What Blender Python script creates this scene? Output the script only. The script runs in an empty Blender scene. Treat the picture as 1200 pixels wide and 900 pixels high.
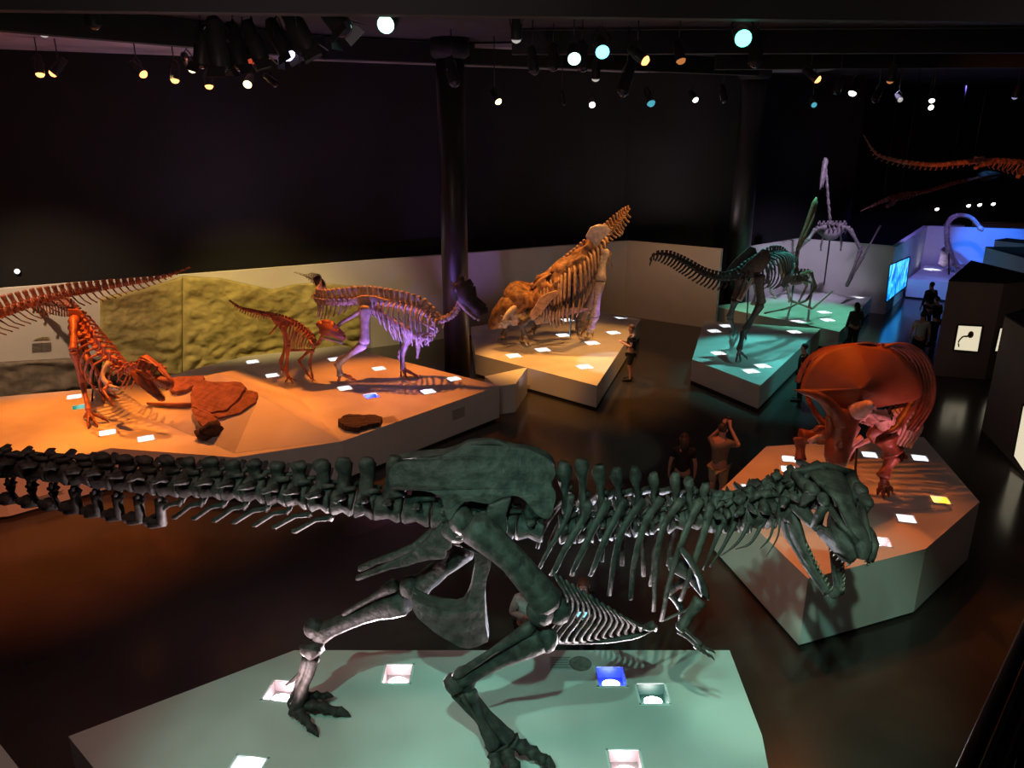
import bpy, bmesh, math, random
from mathutils import Vector, Matrix, noise
from mathutils.geometry import tessellate_polygon
V = Vector
random.seed(7)
C = bpy.context.scene.collection
SC = bpy.context.scene
R = math.radians

# ------------------------------------------------------------------ camera
H, PITCH, F = 7.3, R(18.4), 900.0
FWD = V((0, math.cos(PITCH), -math.sin(PITCH)))
UPC = V((0, math.sin(PITCH), math.cos(PITCH)))
RT = V((1, 0, 0))
def ray(px, py): return FWD * F + RT * (px - 600) + UPC * (450 - py)
def A(px, py, Y):                      # the place seen there, Y metres into the hall
    d = ray(px, py); return V((0, 0, H)) + d * (Y / d.y)
def G(px, py, z):                      # the place seen there, at height z
    d = ray(px, py); return V((0, 0, H)) + d * ((z - H) / d.z)
cam = bpy.data.cameras.new('camera'); cam.sensor_width = 36; cam.lens = 27; cam.clip_end = 200; cam.clip_start = .05
camo = bpy.data.objects.new('camera', cam); C.objects.link(camo)
camo.location = (0, 0, H); camo.rotation_euler = (math.pi / 2 - PITCH, 0, 0)
SC.camera = camo

# ------------------------------------------------------------------ materials
def mat(name, col, rough=.6, metal=0, var=.0, scale=6, bump=0, col2=None, spec=.5, emit=None, estr=0, alpha=1, trans=0, detail=6):
    m = bpy.data.materials.new(name); m.use_nodes = True
    nt = m.node_tree; b = nt.nodes['Principled BSDF']
    b.inputs['Base Color'].default_value = (*col, 1)
    b.inputs['Roughness'].default_value = rough
    b.inputs['Metallic'].default_value = metal
    b.inputs['Specular IOR Level'].default_value = spec
    if trans: b.inputs['Transmission Weight'].default_value = trans
    if emit:
        b.inputs['Emission Color'].default_value = (*emit, 1); b.inputs['Emission Strength'].default_value = estr
    if var or col2 or bump:
        tc = nt.nodes.new('ShaderNodeTexCoord'); n = nt.nodes.new('ShaderNodeTexNoise')
        n.inputs['Scale'].default_value = scale; n.inputs['Detail'].default_value = detail
        nt.links.new(tc.outputs['Object'], n.inputs['Vector'])
        r = nt.nodes.new('ShaderNodeValToRGB')
        c2 = col2 or tuple(c * (1 - var) for c in col)
        c1 = col if col2 else tuple(min(1, c * (1 + var)) for c in col)
        r.color_ramp.elements[0].position = .35; r.color_ramp.elements[1].position = .65
        r.color_ramp.elements[0].color = (*c2, 1); r.color_ramp.elements[1].color = (*c1, 1)
        nt.links.new(n.outputs['Fac'], r.inputs['Fac']); nt.links.new(r.outputs['Color'], b.inputs['Base Color'])
        if bump:
            bp = nt.nodes.new('ShaderNodeBump'); bp.inputs['Strength'].default_value = bump; bp.inputs['Distance'].default_value = .03
            nt.links.new(n.outputs['Fac'], bp.inputs['Height']); nt.links.new(bp.outputs['Normal'], b.inputs['Normal'])
    return m
M = {}
M['rexbone'] = mat('dark_fossil_bone', (.046, .036, .032), .6, var=.45, scale=9, bump=.9, spec=.28)
M['tooth'] = mat('tooth_enamel', (.16, .14, .11), .35)
M['bone'] = mat('brown_fossil_bone', (.36, .22, .14), .55, var=.3, scale=9, bump=.4)
M['palebone'] = mat('pale_fossil_bone', (.5, .4, .34), .5, var=.25, scale=9, bump=.3)
M['redbone'] = mat('rust_fossil_bone', (.42, .13, .07), .45, var=.3, scale=5, bump=.3)
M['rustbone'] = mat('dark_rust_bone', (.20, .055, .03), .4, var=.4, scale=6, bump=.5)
M['pinklitbone'] = mat('pink_lit_bone', (.62, .38, .34), .5, var=.25, scale=9, bump=.4)  # pink of the uplight put into the bone colour
M['dimbone'] = mat('dim_grey_bone', (.17, .13, .14), .55, var=.3, scale=9)
M['dimred'] = mat('dim_red_bone', (.10, .022, .015), .6, var=.3, scale=9)  # red bone darkened in colour to stand in for dim light
M['olivebone'] = mat('olive_bone', (.24, .17, .13), .55, var=.3, scale=9)
M['hide'] = mat('fossil_skin', (.36, .17, .07), .7, col2=(.07, .03, .02), scale=6, bump=1.0, detail=9)
M['darkbone'] = mat('blackened_fossil_bone', (.07, .05, .045), .5, var=.3, scale=8, bump=.4)
M['plinth'] = mat('plinth_paint', (.74, .73, .70), .55, var=.05, scale=.9, bump=.02)
M['mural'] = mat('plinth_top_paint', (.76, .74, .71), .5, col2=(.56, .53, .50), scale=.7, detail=2)
M['wallw'] = mat('partition_paint', (.62, .57, .53), .75, var=.03, scale=1.5)
M['black'] = mat('matt_black', (.012, .011, .012), .7)
M['blackwall'] = mat('black_drape_wall', (.013, .011, .013), .9, var=.2, scale=.4)
M['column'] = mat('black_column_paint', (.02, .018, .02), .4)
M['ceil'] = mat('ceiling_paint', (.035, .03, .032), .9, var=.3, scale=.35)
M['ceilpanel'] = mat('ceiling_soffit', (.45, .36, .40), .85, var=.25, scale=.5)
M['floor'] = mat('polished_concrete', (.05, .042, .036), .17, col2=(.03, .026, .023), scale=.5, spec=.45, bump=.02)
M['kiosk'] = mat('kiosk_paint', (.30, .23, .21), .6, var=.06, scale=1)
M['kioskroof'] = mat('kiosk_roof', (.012, .012, .015), .8)
M['rock'] = mat('ochre_rock_cast', (.46, .37, .13), .85, col2=(.30, .24, .09), scale=3.2, bump=1.0)
M['greyrock'] = mat('grey_rock_cast', (.17, .13, .10), .9, var=.35, scale=3, bump=.9)
M['redrock'] = mat('red_rock_cast', (.34, .13, .08), .8, var=.25, scale=6, bump=.8)
M['darkrock'] = mat('dark_rock', (.05, .025, .018), .8, var=.4, scale=12, bump=1.0)
M['steel'] = mat('black_steel', (.02, .02, .022), .35, metal=.6)
M['fixture'] = mat('black_lamp_housing', (.03, .028, .03), .4, metal=.3)
M['white'] = mat('white_enamel', (.85, .85, .85), .4)
M['skin'] = mat('skin', (.55, .30, .22), .55)
M['hairb'] = mat('dark_hair', (.03, .02, .015), .6)
M['hairbr'] = mat('brown_hair', (.16, .07, .03), .6)
M['ink'] = mat('grey_ink', (.16, .14, .13), .8)
M['paper'] = mat('parchment', (.62, .56, .45), .7)
M['railm'] = mat('handrail_metal', (.07, .04, .03), .3, metal=.8)
M['glassd'] = mat('dark_glass', (.008, .007, .007), .3)
def cloth(name, col): return mat(name, col, .85, var=.12, scale=20)
def glow(name, col, s): return mat(name, (0, 0, 0), .5, emit=col, estr=s)

# ------------------------------------------------------------------ mesh building
def frame_of(t, up):
    t = t.normalized(); s = t.cross(up)
    if s.length < 1e-4: s = t.cross(V((1, 0, 0)))
    if s.length < 1e-4: s = t.cross(V((0, 1, 0)))
    s.normalize(); return t, s, s.cross(t)
def crom(pts, n):
    pts = [V(p) for p in pts]
    if len(pts) < 3: return [pts[0].lerp(pts[-1], i / (n - 1)) for i in range(n)]
    P = [pts[0] * 2 - pts[1]] + pts + [pts[-1] * 2 - pts[-2]]
    out = []
    for i in range(n):
        u = i / (n - 1) * (len(pts) - 1); k = min(int(u), len(pts) - 2); t = u - k
        a, b, c, d = P[k], P[k + 1], P[k + 2], P[k + 3]
        out.append(.5 * ((2 * b) + (c - a) * t + (2 * a - 5 * b + 4 * c - d) * t * t + (3 * b - a - 3 * c + d) * t ** 3))
    return out
def lerpl(vals, n):
    out = []
    for i in range(n):
        u = i / (n - 1) * (len(vals) - 1); k = min(int(u), len(vals) - 2) if len(vals) > 1 else 0
        if len(vals) == 1: out.append(vals[0]); continue
        a, b = vals[k], vals[k + 1]; t = u - k; t = t * t * (3 - 2 * t)
        out.append(tuple(x + (y - x) * t for x, y in zip(a, b)) if isinstance(a, tuple) else a + (b - a) * t)
    return out
ORG = {}
class MB:
    def __init__(s): s.v = []; s.f = []
    def tube(s, pts, rad, n=8, up=V((0, 0, 1)), smooth=0):
        pts = [V(p) for p in pts]
        if not isinstance(rad, list): rad = [rad] * len(pts)
        if len(rad) != len(pts): rad = lerpl(rad, len(pts))
        if smooth:
            m = smooth; rad = lerpl(rad, m) if len(rad) == len(pts) else rad; pts = crom(pts, m)
        b0 = len(s.v); m = len(pts)
        for i, p in enumerate(pts):
            t = pts[min(i + 1, m - 1)] - pts[max(i - 1, 0)]
            if t.length < 1e-9: t = V((0, 0, 1))
            t, sd, u = frame_of(t, V(up))
            r = rad[i]; ra, rb = r if isinstance(r, tuple) else (r, r)
            for k in range(n):
                a = 2 * math.pi * k / n
                s.v.append(p + sd * (ra * math.cos(a)) + u * (rb * math.sin(a)))
        for i in range(m - 1):
            for k in range(n):
                a = b0 + i * n + k; b = b0 + i * n + (k + 1) % n
                s.f.append((a, b, b + n, a + n))
        s.f.append(tuple(b0 + k for k in reversed(range(n)))); s.f.append(tuple(b0 + (m - 1) * n + k for k in range(n)))
        return s
    def blob(s, c, r, mx=None, nu=10, nv=7):
        c = V(c); r = (r, r, r) if not isinstance(r, (tuple, list)) else r
        b0 = len(s.v); mx = mx or Matrix.Identity(3)
        def pt(th, ph): return c + mx @ V((r[0] * math.sin(th) * math.cos(ph), r[1] * math.sin(th) * math.sin(ph), r[2] * math.cos(th)))
        s.v.append(pt(0, 0))
        for j in range(1, nv):
            for i in range(nu): s.v.append(pt(math.pi * j / nv, 2 * math.pi * i / nu))
        s.v.append(pt(math.pi, 0)); L = len(s.v) - 1
        for i in range(nu): s.f.append((b0, b0 + 1 + i, b0 + 1 + (i + 1) % nu))
        for j in range(nv - 2):
            for i in range(nu):
                a = b0 + 1 + j * nu + i; b = b0 + 1 + j * nu + (i + 1) % nu
                s.f.append((a, a + nu, b + nu, b))
        q = b0 + 1 + (nv - 2) * nu
        for i in range(nu): s.f.append((L, q + (i + 1) % nu, q + i))
        return s
    def plate(s, pts, th, bulge=0):
        """closed outline given thickness along its normal, both faces slightly domed"""
        pts = [V(p) for p in pts]; n = len(pts)
        nm = V((0, 0, 0))
        for i in range(n): nm += pts[i].cross(pts[(i + 1) % n])
        nm.normalize(); tri = tessellate_polygon([pts])
        b0 = len(s.v)
        for sg in (1, -1):
            for p in pts: s.v.append(p + nm * (th / 2 * sg))
        for t in tri:
            a, b, c = t
            if (pts[b] - pts[a]).cross(pts[c] - pts[a]).dot(nm) < 0: b, c = c, b
            s.f.append((b0 + a, b0 + b, b0 + c)); s.f.append((b0 + n + a, b0 + n + c, b0 + n + b))
        for i in range(n):
            j = (i + 1) % n
            s.f.append((b0 + i, b0 + n + i, b0 + n + j, b0 + j))
        return s
    def box(s, c, d, rz=0, mx=None):
        c = V(c); b0 = len(s.v); m = mx or Matrix.Rotation(rz, 3, 'Z')
        for x in (-1, 1):
            for y in (-1, 1):
                for z in (-1, 1): s.v.append(c + m @ V((x * d[0] / 2, y * d[1] / 2, z * d[2] / 2)))
        for f in ((0, 1, 3, 2), (4, 6, 7, 5), (0, 4, 5, 1), (2, 3, 7, 6), (0, 2, 6, 4), (1, 5, 7, 3)):
            s.f.append(tuple(b0 + i for i in f))
        return s
    def rough(s, amp, freq=8):
        for i, p in enumerate(s.v): s.v[i] = p + noise.noise_vector(p * freq) * amp + noise.noise_vector(p * freq * 2.7) * amp * .45
        return s
    def build(s, name, m, parent=None, smooth=True, bevel=0, sub=0, origin=None, remesh=0):
        me = bpy.data.meshes.new(name)
        if parent is not None: o0 = ORG[parent.name]
        elif origin is not None: o0 = V(origin)
        else:
            zs = min(p.z for p in s.v); cx = sum((p for p in s.v), V()) / len(s.v); o0 = V((cx.x, cx.y, zs))
        me.from_pydata([p - o0 for p in s.v], [], s.f)
        bm = bmesh.new(); bm.from_mesh(me); bmesh.ops.recalc_face_normals(bm, faces=bm.faces)
        bm.to_mesh(me); bm.free()
        if smooth: me.polygons.foreach_set('use_smooth', [True] * len(me.polygons))
        mm = M[m] if isinstance(m, str) else m
        me.materials.append(mm)
        o = bpy.data.objects.new(name, me); C.objects.link(o)
        if parent is not None: o.parent = parent
        else: o.location = o0
        ORG[o.name] = o0
        if bevel:
            b = o.modifiers.new('bevel', 'BEVEL'); b.width = bevel; b.segments = 2; b.limit_method = 'ANGLE'; b.angle_limit = R(40)
        if sub:
            b = o.modifiers.new('sub', 'SUBSURF'); b.levels = sub; b.render_levels = sub
        return o
def thing(name, label, cat, loc, group=None):
    o = bpy.data.objects.new(name, None); C.objects.link(o); o.location = loc; o.empty_display_size = .1
    ORG[o.name] = V(loc); return tag(o, label, cat, group)
def tag(o, label, cat, group=None):
    o['label'] = label; o['category'] = cat
    if group: o['group'] = group
    return o
def struct(o): o['kind'] = 'structure'; return o
def mirror_y(pts, Y0): return [V((p.x, 2 * Y0 - p.y, p.z)) for p in pts]

# ---- bones
def vertebra(c, t, up, r, ln, hs, tp, spine_w=None, knob=1.25, lean=0, zyg=True, thick=None, spn=7, spm=0):
    """spool-shaped centrum, blade-like neural spine, side processes"""
    mb = MB(); t, s, u = frame_of(t, up); h = ln / 2
    mb.tube([c - t * h, c - t * h * .8, c, c + t * h * .8, c + t * h], [r * .92, r, r * .72, r, r * .92], 9, up=u)
    w = spine_w or ln * .34; tk = thick or max(.22 * w, .14 * r)
    b = c + u * r * .5; top = c + u * hs - t * lean * hs
    mb.tube([b, b.lerp(top, .3), b.lerp(top, .55), b.lerp(top, .85), top], [(tk * 2.2, w * 1.25), (tk * 1.4, w * .9), (tk, w * .8), (tk * 1.6, w * knob * .95), (tk * 1.2, w * knob * .65)], spn, up=t, smooth=spm)
    if tp:
        for q in (1, -1):
            e = c + s * q * (r * .5 + tp) + u * (r * .75 + tp * .2) - t * tp * .15
            mb.tube([c + s * q * r * .4 + u * r * .55, c.lerp(e, .6) + u * r * .2, e], [(w * .8, r * .3), (w * .55, r * .2), (w * .45, r * .16)], 6, up=u)
    if zyg:
        for q in (1, -1):
            mb.tube([c + u * r * 1.0 + s * q * r * .35, c + u * r * 1.25 + s * q * r * .4 + t * ln * .62], [r * .25, r * .16], 5)
    return mb
def bone(p0, p1, r0, rm, r1, n=10, bow=None, head=True):
    p0, p1 = V(p0), V(p1); d = p1 - p0
    q = [p0 + d * k for k in (0, .06, .16, .32, .5, .68, .84, .94, 1)]
    if bow is not None:
        for k, i in zip((.2, .5, .85, 1, .85, .5, .2), range(1, 8)): q[i] = q[i] + V(bow) * k
    return MB().tube(q, [r0 * .75, r0, r0 * .9, (r0 * .35 + rm * .65), rm, (r1 * .3 + rm * .7), r1 * .85, r1, r1 * .72], n)
def claw(p0, d, L, r, drop=V((0, 0, -1))):
    d = V(d).normalized(); p0 = V(p0)
    return MB().tube([p0, p0 + d * L * .3 + V((0, 0, r * .5)), p0 + d * L * .7 - V((0, 0, r * .1)), p0 + d * L + drop * L * .18], [r, r * .95, r * .6, r * .08], 8)
def toe(parent, p0, p1, r, m, nseg=3, clawlen=None, name='toe', arch=.35):
    """knuckled toe with a claw as its own piece"""
    p0, p1 = V(p0), V(p1); cl = clawlen or (p1 - p0).length * .28
    d = (p1 - p0); pe = p1 - d.normalized() * cl
    pts, rad = [], []
    for i in range(nseg * 4 + 1):
        u = i / (nseg * 4); p = p0.lerp(pe, u); p.z = p0.z + (pe.z - p0.z) * (u ** .7 if p0.z > pe.z else u) + math.sin(u * math.pi) * arch * r
        pts.append(p); k = abs(math.cos(u * nseg * math.pi)); rad.append(r * (1 - .3 * u) * (.68 + .38 * k ** 3))
    o = MB().tube(pts, rad, 8).build(name, m, parent)
    claw(pe, d, cl, r * .62).build('claw', m, o)
    return o
# ------------------------------------------------------------------ the hall
def slab(name, pts, z0, z1, m, bevel=0):
    mb = MB(); n = len(pts)
    mb.plate([V((p[0], p[1], (z0 + z1) / 2)) for p in pts], z1 - z0)
    return mb.build(name, m, smooth=False, bevel=bevel)
struct(slab('floor', [(-30, -4), (40, -4), (40, 60), (-30, 60)], -.2, 0, 'floor'))
struct(slab('ceiling', [(-30, -4), (40, -4), (40, 60), (-30, 60)], 9.5, 9.7, 'ceil'))
def wall(name, pts, h, m, th=.2, z0=0):
    mb = MB()
    for a, b in zip(pts, pts[1:]):
        a, b = V((a[0], a[1], 0)), V((b[0], b[1], 0)); d = b - a
        mb.box((a + b) / 2 + V((0, 0, (z0 + h) / 2)), (d.length + th * .9, th, h - z0), math.atan2(d.y, d.x))
    return struct(mb.build(name, m, smooth=False))
W0, W1, W2 = (-26, 15.3), (4.6, 30.95), (7.75, 28.75)
wall('wall_back', [W0, W1, W2], 3.05, 'wallw')
wall('wall_alcove', [(9.4, 30.9), (12.4, 33.4), (15.4, 31.2)], 2.8, 'wallw')
wall('wall_screen', [(15.4, 31.2), (20.4, 38.4), (24.6, 37.0)], 2.75, 'wallw')
wall('wall_rear', [(-28, 16.2), (4.6, 32.6), (9.6, 32.0), (9.9, 36), (15.6, 36.5), (19, 44), (38, 46)], 9.5, 'blackwall')
wall('wall_left', [(-28, -3.5), (-28, 16.4)], 9.5, 'blackwall')
wall('wall_right', [(38, -3.5), (38, 46)], 9.5, 'blackwall')
# soffit strip along the rear wall, and the dark beams under the ceiling
struct(slab('ceiling_soffit', [(-28, 16.4), (4.6, 32.6), (12, 32.4), (12, 28.4), (6, 27.0), (-4.6, 21.0), (-15, 7.3), (-28, 7.3)], 9.38, 9.5, 'ceilpanel'))
struct(slab('ceiling_panel', [(-2, 22.6), (12, 21), (12, 22.2), (-2, 23.6)], 9.36, 9.46, 'ceilpanel'))
struct(slab('ceiling_plank', [(4, 15.0), (26, 13.6), (26, 14.6), (4, 16)], 9.36, 9.46, 'ceilpanel'))
for (xa, ya, xb, yb) in ((-15, 7.3, -4.6, 21.0), (-4.7, 20.8, 8, 27.2), (6, 24.5, 30, 22.5), (0, 19.6, 30, 18.6), (-8, 12.5, 26, 15.5)):
    d = V((xb - xa, yb - ya, 0))
    struct(MB().box(((xa + xb) / 2, (ya + yb) / 2, 9.2), (d.length, .32, .5), math.atan2(d.y, d.x)).build('ceiling_beam', 'black', smooth=False))
def column(px, py, Y, r, label):
    p = A(px, py, Y); t = thing('column', label, 'column', (p.x, p.y, 0))
    MB().tube([(p.x, p.y, 0), (p.x, p.y, 9.5)], r, 28).build('shaft', 'column', t)
    MB().tube([(p.x, p.y, 9.0), (p.x, p.y, 9.1), (p.x, p.y, 9.5)], [r * 1.02, r * 1.35, r * 1.35], 28).build('capital', 'black', t)
    MB().tube([(p.x, p.y, 0), (p.x, p.y, .12)], r * 1.06, 28).build('foot_ring', 'black', t)
column(536, 437, 21.5, .37, 'round black column standing behind the long orange plinth, by the crested duckbill head')
column(860, 355, 30.5, .44, 'round black column standing at the gap in the white partition behind the teal plinth')

# ------------------------------------------------------------------ plinths with uplights let into their tops
M['lamp_white'] = glow('lamp_white', (1, .95, .92), 30)
M['lamp_pink'] = glow('lamp_pink', (1, .72, .78), 38)
M['lamp_blue'] = glow('lamp_blue', (.35, .45, 1), 26)
M['lamp_cool'] = glow('lamp_cool', (.85, .93, 1), 9)
M['well'] = mat('uplight_liner', (.8, .8, .8), .4)
M['well_grey'] = mat('grey_uplight_liner', (.22, .2, .2), .4)
M['well_blue'] = mat('blue_uplight_liner', (.05, .08, .85), .3, emit=(.02, .04, 1), estr=.55)
M['well_dark'] = mat('dark_uplight_liner', (.02, .06, .05), .4)
M['well_green'] = mat('green_uplight_liner', (.02, .25, .16), .4)
M['well_yellow'] = mat('yellow_uplight_liner', (.9, .62, .05), .4)
KIND = {'w': ('well', 'lamp_cool'), 'p': ('well_grey', 'lamp_pink'), 'b': ('well_blue', 'lamp_blue'), 'd': ('well_dark', 'lamp_white'),
        'g': ('well_green', 'lamp_cool'), 'y': ('well_yellow', 'lamp_cool')}
def platform(label, pts, z, lights, group, rz=0, size=.34, zk=.07, extra_holes=()):
    pts = [V((p[0], p[1], 0)) for p in pts]
    cen = sum(pts, V()) / len(pts)
    t = thing('display_plinth', label, 'plinth', (cen.x, cen.y, 0))
    cu = bpy.data.curves.new('plinth_outline', 'CURVE'); cu.dimensions = '2D'; cu.fill_mode = 'BOTH'; cu.extrude = (z - zk) / 2
    hs = size / 2; holes = []
    for L in lights:
        c = G(L[0], L[1], z); a = R(L[4]) if len(L) > 4 else R(rz); k = L[5] if len(L) > 5 else 1
        m = Matrix.Rotation(a, 3, 'Z')
        holes.append((c, m, hs * k))
    def spl(q):
        s = cu.splines.new('POLY'); s.points.add(len(q) - 1); s.use_cyclic_u = True
        for i, p in enumerate(q): s.points[i].co = (p.x - cen.x, p.y - cen.y, 0, 1)
    spl(pts)
    for c, m, h in holes: spl([c + m @ V((x * h, y * h, 0)) for x, y in ((-1, -1), (1, -1), (1, 1), (-1, 1))])
    tmp = bpy.data.objects.new('tmp', cu); C.objects.link(tmp)
    me = bpy.data.meshes.new_from_object(tmp.evaluated_get(bpy.context.evaluated_depsgraph_get()))
    bpy.data.objects.remove(tmp); me.materials.clear()
    me.materials.append(M['plinth']); me.materials.append(M['mural']); me.name = 'body'
    for p in me.polygons: p.material_index = 1 if p.normal.z > .7 else 0; p.use_smooth = False
    for v in me.vertices: v.co.z += (z + zk) / 2
    b = bpy.data.objects.new('body', me); C.objects.link(b); b.parent = t; ORG[b.name] = ORG[t.name]
    inner = []
    for i, p in enumerate(pts):                      # recessed black kick strip under the body
        inner.append(cen + (p - cen) * .985)
    MB().plate([p + V((0, 0, zk / 2 + .001)) for p in inner], zk).build('toe_kick', 'black', t, smooth=False)
    for L, (c, m, h) in zip(lights, holes):
        wm, lm = KIND[L[3]]
        u = thing('uplight', L[2], 'uplight', (c.x, c.y, z), group)
        q = MB(); w = .022
        for sx, sy, dx, dy in ((0, 1, 1, 0), (0, -1, 1, 0), (1, 0, 0, 1), (-1, 0, 0, 1)):
            q.box(c + m @ V((sx * (h + w / 2 - .004), sy * (h + w / 2 - .004), .002)), (2 * h + 2 * w if dx else w, 2 * h + 2 * w if dy else w, .012), 0, mx=m)
        q.build('rim', 'white', u, smooth=False)
        q = MB(); dp = .15
        for sx, sy in ((0, 1), (0, -1), (1, 0), (-1, 0)):
            q.box(c + m @ V((sx * (h - .006), sy * (h - .006), -dp / 2)), (.008 if sx else 2 * h - .01, .008 if sy else 2 * h - .01, dp), 0, mx=m)
        q.box(c + V((0, 0, -dp)), (2 * h - .01, 2 * h - .01, .01), 0, mx=m)
        q.build('well', wm, u, smooth=False)
        lc = c + m @ V((0, -h * .25, -dp + .05)); q = MB(); ax = (m @ V((0, .25, 1))).normalized()
        q.tube([lc - ax * .03, lc + ax * .03], [h * .55, h * .62], 18).build('lamp', lm, u)
    return t
ZR, ZL, ZM, ZT, ZX = .95, .95, .70, .73, 1.2
def g2(z, *pp): return [G(a, b, z) for a, b in pp]

rex_top = g2(ZR, (345, 762), (855, 762), (893, 862)) + [V((2.35, 4.3, 0)), V((-2.0, 4.3, 0)), G(80, 863, ZR)]
platform('white many-sided plinth washed in teal light under the striding tyrant skeleton', rex_top, ZR, [
    (330, 810, 'glowing pinkish uplight in the teal plinth beside the raised far foot of the tyrant skeleton', 'p', -8),
    (466, 790, 'glowing pinkish uplight in the teal plinth between the two feet of the tyrant skeleton', 'p'),
    (716, 793, 'square uplight with a deep blue inside in the teal plinth under the belly ribs', 'b'),
    (765, 813, 'square uplight with a dark inside beside the blue one in the teal plinth', 'd'),
    (733, 894, 'grey-lit square uplight at the bottom edge of the picture, front of the teal plinth', 'p'),
    (287, 902, 'uplight cut off by the bottom edge of the picture, left front of the teal plinth', 'w', -8)], 'uplights in the tyrant plinth')

left_top = g2(ZL, (0, 557), (130, 525), (275, 536), (401, 517), (585, 452), (400, 405), (285, 418), (150, 452), (-60, 470)) + [V((-13.5, 12.6, 0))]
left_pl = platform('long white plinth with orange-lit top holding the three smaller dinosaur skeletons', left_top, ZL, [
    (87, 465, 'white uplight behind the green one, beside the stooping meat-eater feet', 'w'), (94, 477, 'uplight with a green inside beside the stooping meat-eater near foot', 'g'),
    (126, 507, 'white uplight in the orange plinth just in front of the stooping meat-eater near foot', 'w'),
    (171, 514, 'white uplight in the orange plinth between the meat-eater foot and the fossil carcass head', 'w'),
    (296, 424, 'white uplight in the orange plinth behind the small plant-eater, below the rock cast', 'w'),
    (319, 440, 'white uplight in the orange plinth under the hind legs of the small plant-eater', 'w'),
    (392, 421, 'bluish uplight in the orange plinth behind the duckbill rear foot', 'w'), (444, 432, 'white uplight in the orange plinth under the duckbill belly', 'w'),
    (404, 455, 'white uplight in the orange plinth in front of the duckbill rear foot', 'w'), (435, 464, 'uplight with a blue inside in the orange plinth in front of the duckbill', 'b'),
    (502, 459, 'white uplight lying in the striped shadow in front of the duckbill forward foot', 'w'), (532, 444, 'white uplight at the end of the orange plinth nearest the black column', 'w')], 'uplights in the orange plinth', rz=28)
o = left_pl
slab('end_step', [G(583, 453, .8), G(604, 450, .8), G(606, 447, .8) + V((.3, 1.3, 0)), G(568, 441, .8)], 0, .8, 'plinth')
st = bpy.data.objects['end_step']; tag(st, 'low pale step block at the far end of the long orange plinth', 'step block')

mid_top = g2(ZM, (557, 415), (699.5, 452), (751, 374), (690, 362), (552, 383))
platform('white plinth with amber-lit top under the horned dinosaur with the reared-up hips', mid_top, ZM, [
    (602, 417, 'white uplight at the front edge of the amber plinth, before the horned dinosaur front feet', 'w'), (636, 410, 'white uplight in the amber plinth left of the support rod foot', 'w'),
    (660, 393, 'bluish uplight in the amber plinth beside the thin support rod', 'w'), (694, 402, 'white uplight in the amber plinth in front of the tall hind leg', 'w'),
    (719, 390, 'white uplight in the amber plinth beside the person in the black shirt', 'w'), (728, 372, 'white uplight in the far corner of the amber plinth', 'w'),
    (665, 375, 'white uplight in the amber plinth under the horned dinosaur belly', 'w'), (685, 430, 'white uplight in the front corner of the amber plinth', 'w')], 'uplights in the amber plinth', rz=20, size=.42)

teal_top = g2(ZT, (825, 376), (811, 421), (891, 452), (962, 385))
platform('white plinth with turquoise top under the meat-eater that walks away', teal_top, ZT, [
    (837, 388, 'white uplight in the turquoise plinth left of the walking meat-eater far foot', 'w'), (851, 382, 'white uplight in the turquoise plinth behind the walking meat-eater far foot', 'w'),
    (842, 414, 'white uplight in the turquoise plinth left of the walking meat-eater near foot', 'w'), (880, 435, 'white uplight nearest the front corner of the turquoise plinth', 'w'),
    (894, 429, 'white uplight second from the front corner of the turquoise plinth', 'w'), (931, 389, 'white uplight near the right edge of the turquoise plinth', 'w')], 'uplights in the turquoise plinth', rz=12, size=.40)
ptero_top = g2(ZT, (835, 357.5), (959, 382.5), (984, 388), (1022, 347)) + [V((13.9, 31.5, 0)), V((12.2, 32.9, 0)), V((9.6, 30.3, 0))]
platform('white plinth with green-lit top under the long-necked flying reptiles', ptero_top, ZT - .03, [
    (935, 377, 'white uplight at the front edge of the green-lit plinth', 'w'), (970, 375, 'nearer of the paired white uplights in the green-lit plinth', 'w'),
    (966, 366, 'farther of the paired white uplights in the green-lit plinth', 'w'), (1007, 348, 'white uplight near the grey wall corner of the green-lit plinth', 'w'),
    (997, 340, 'white uplight beside the tall flying reptile wing tip', 'w')], 'uplights in the green-lit plinth', rz=12, size=.44)
hex_top = g2(ZX, (845, 575), (900, 523), (1080, 512), (1147, 590), (1132, 630)) + [G(947, 678, ZX)]
hex_top = g2(ZX, (842, 577), (898, 523), (1082, 512), (1148, 588), (1085, 643), (947, 678))
platform('white six-sided plinth with orange-lit top under the rust-red horned dinosaur', hex_top, ZX, [
    (878, 572, 'white uplight at the left edge of the six-sided plinth', 'w'), (911, 567, 'white uplight just above the tyrant neck on the six-sided plinth', 'w'),
    (925, 538, 'farther of two white uplights beside the rust-red skeleton left leg', 'w'), (924, 550, 'nearer of two white uplights beside the rust-red skeleton left leg', 'w'),
    (1019, 533, 'white uplight under the belly of the rust-red skeleton', 'w'), (1078, 537, 'white uplight right of the rust-red skeleton right leg', 'w'),
    (1102, 586, 'uplight with a yellow inside near the right corner of the six-sided plinth', 'y'), (1062, 608, 'white uplight in front of the rust-red skeleton right foot', 'w'),
    (1032, 635, 'white uplight at the front edge of the six-sided plinth, beside the tyrant snout', 'p')], 'uplights in the six-sided plinth', rz=-14, size=.28)
ple_top = [G(1064, 327, .86), G(1112, 331, .86), V((23.6, 37.0, 0)), V((20.5, 38.0, 0))]
platform('far plinth with violet top and pale blue front under the long-necked swimming reptile', ple_top, .86, [
    (1092, 316, 'round white glow of the single uplight in the violet plinth', 'w')], 'uplights in the violet plinth', rz=10, size=.6)
cor = slab('display_plinth', [G(-60, 925, .5), G(-60, 850, .5), G(0, 872, .5), G(26, 905, .5)], 0, .5, 'plinth')
tag(cor, 'beige plinth corner just entering the bottom left of the picture', 'plinth')

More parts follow.
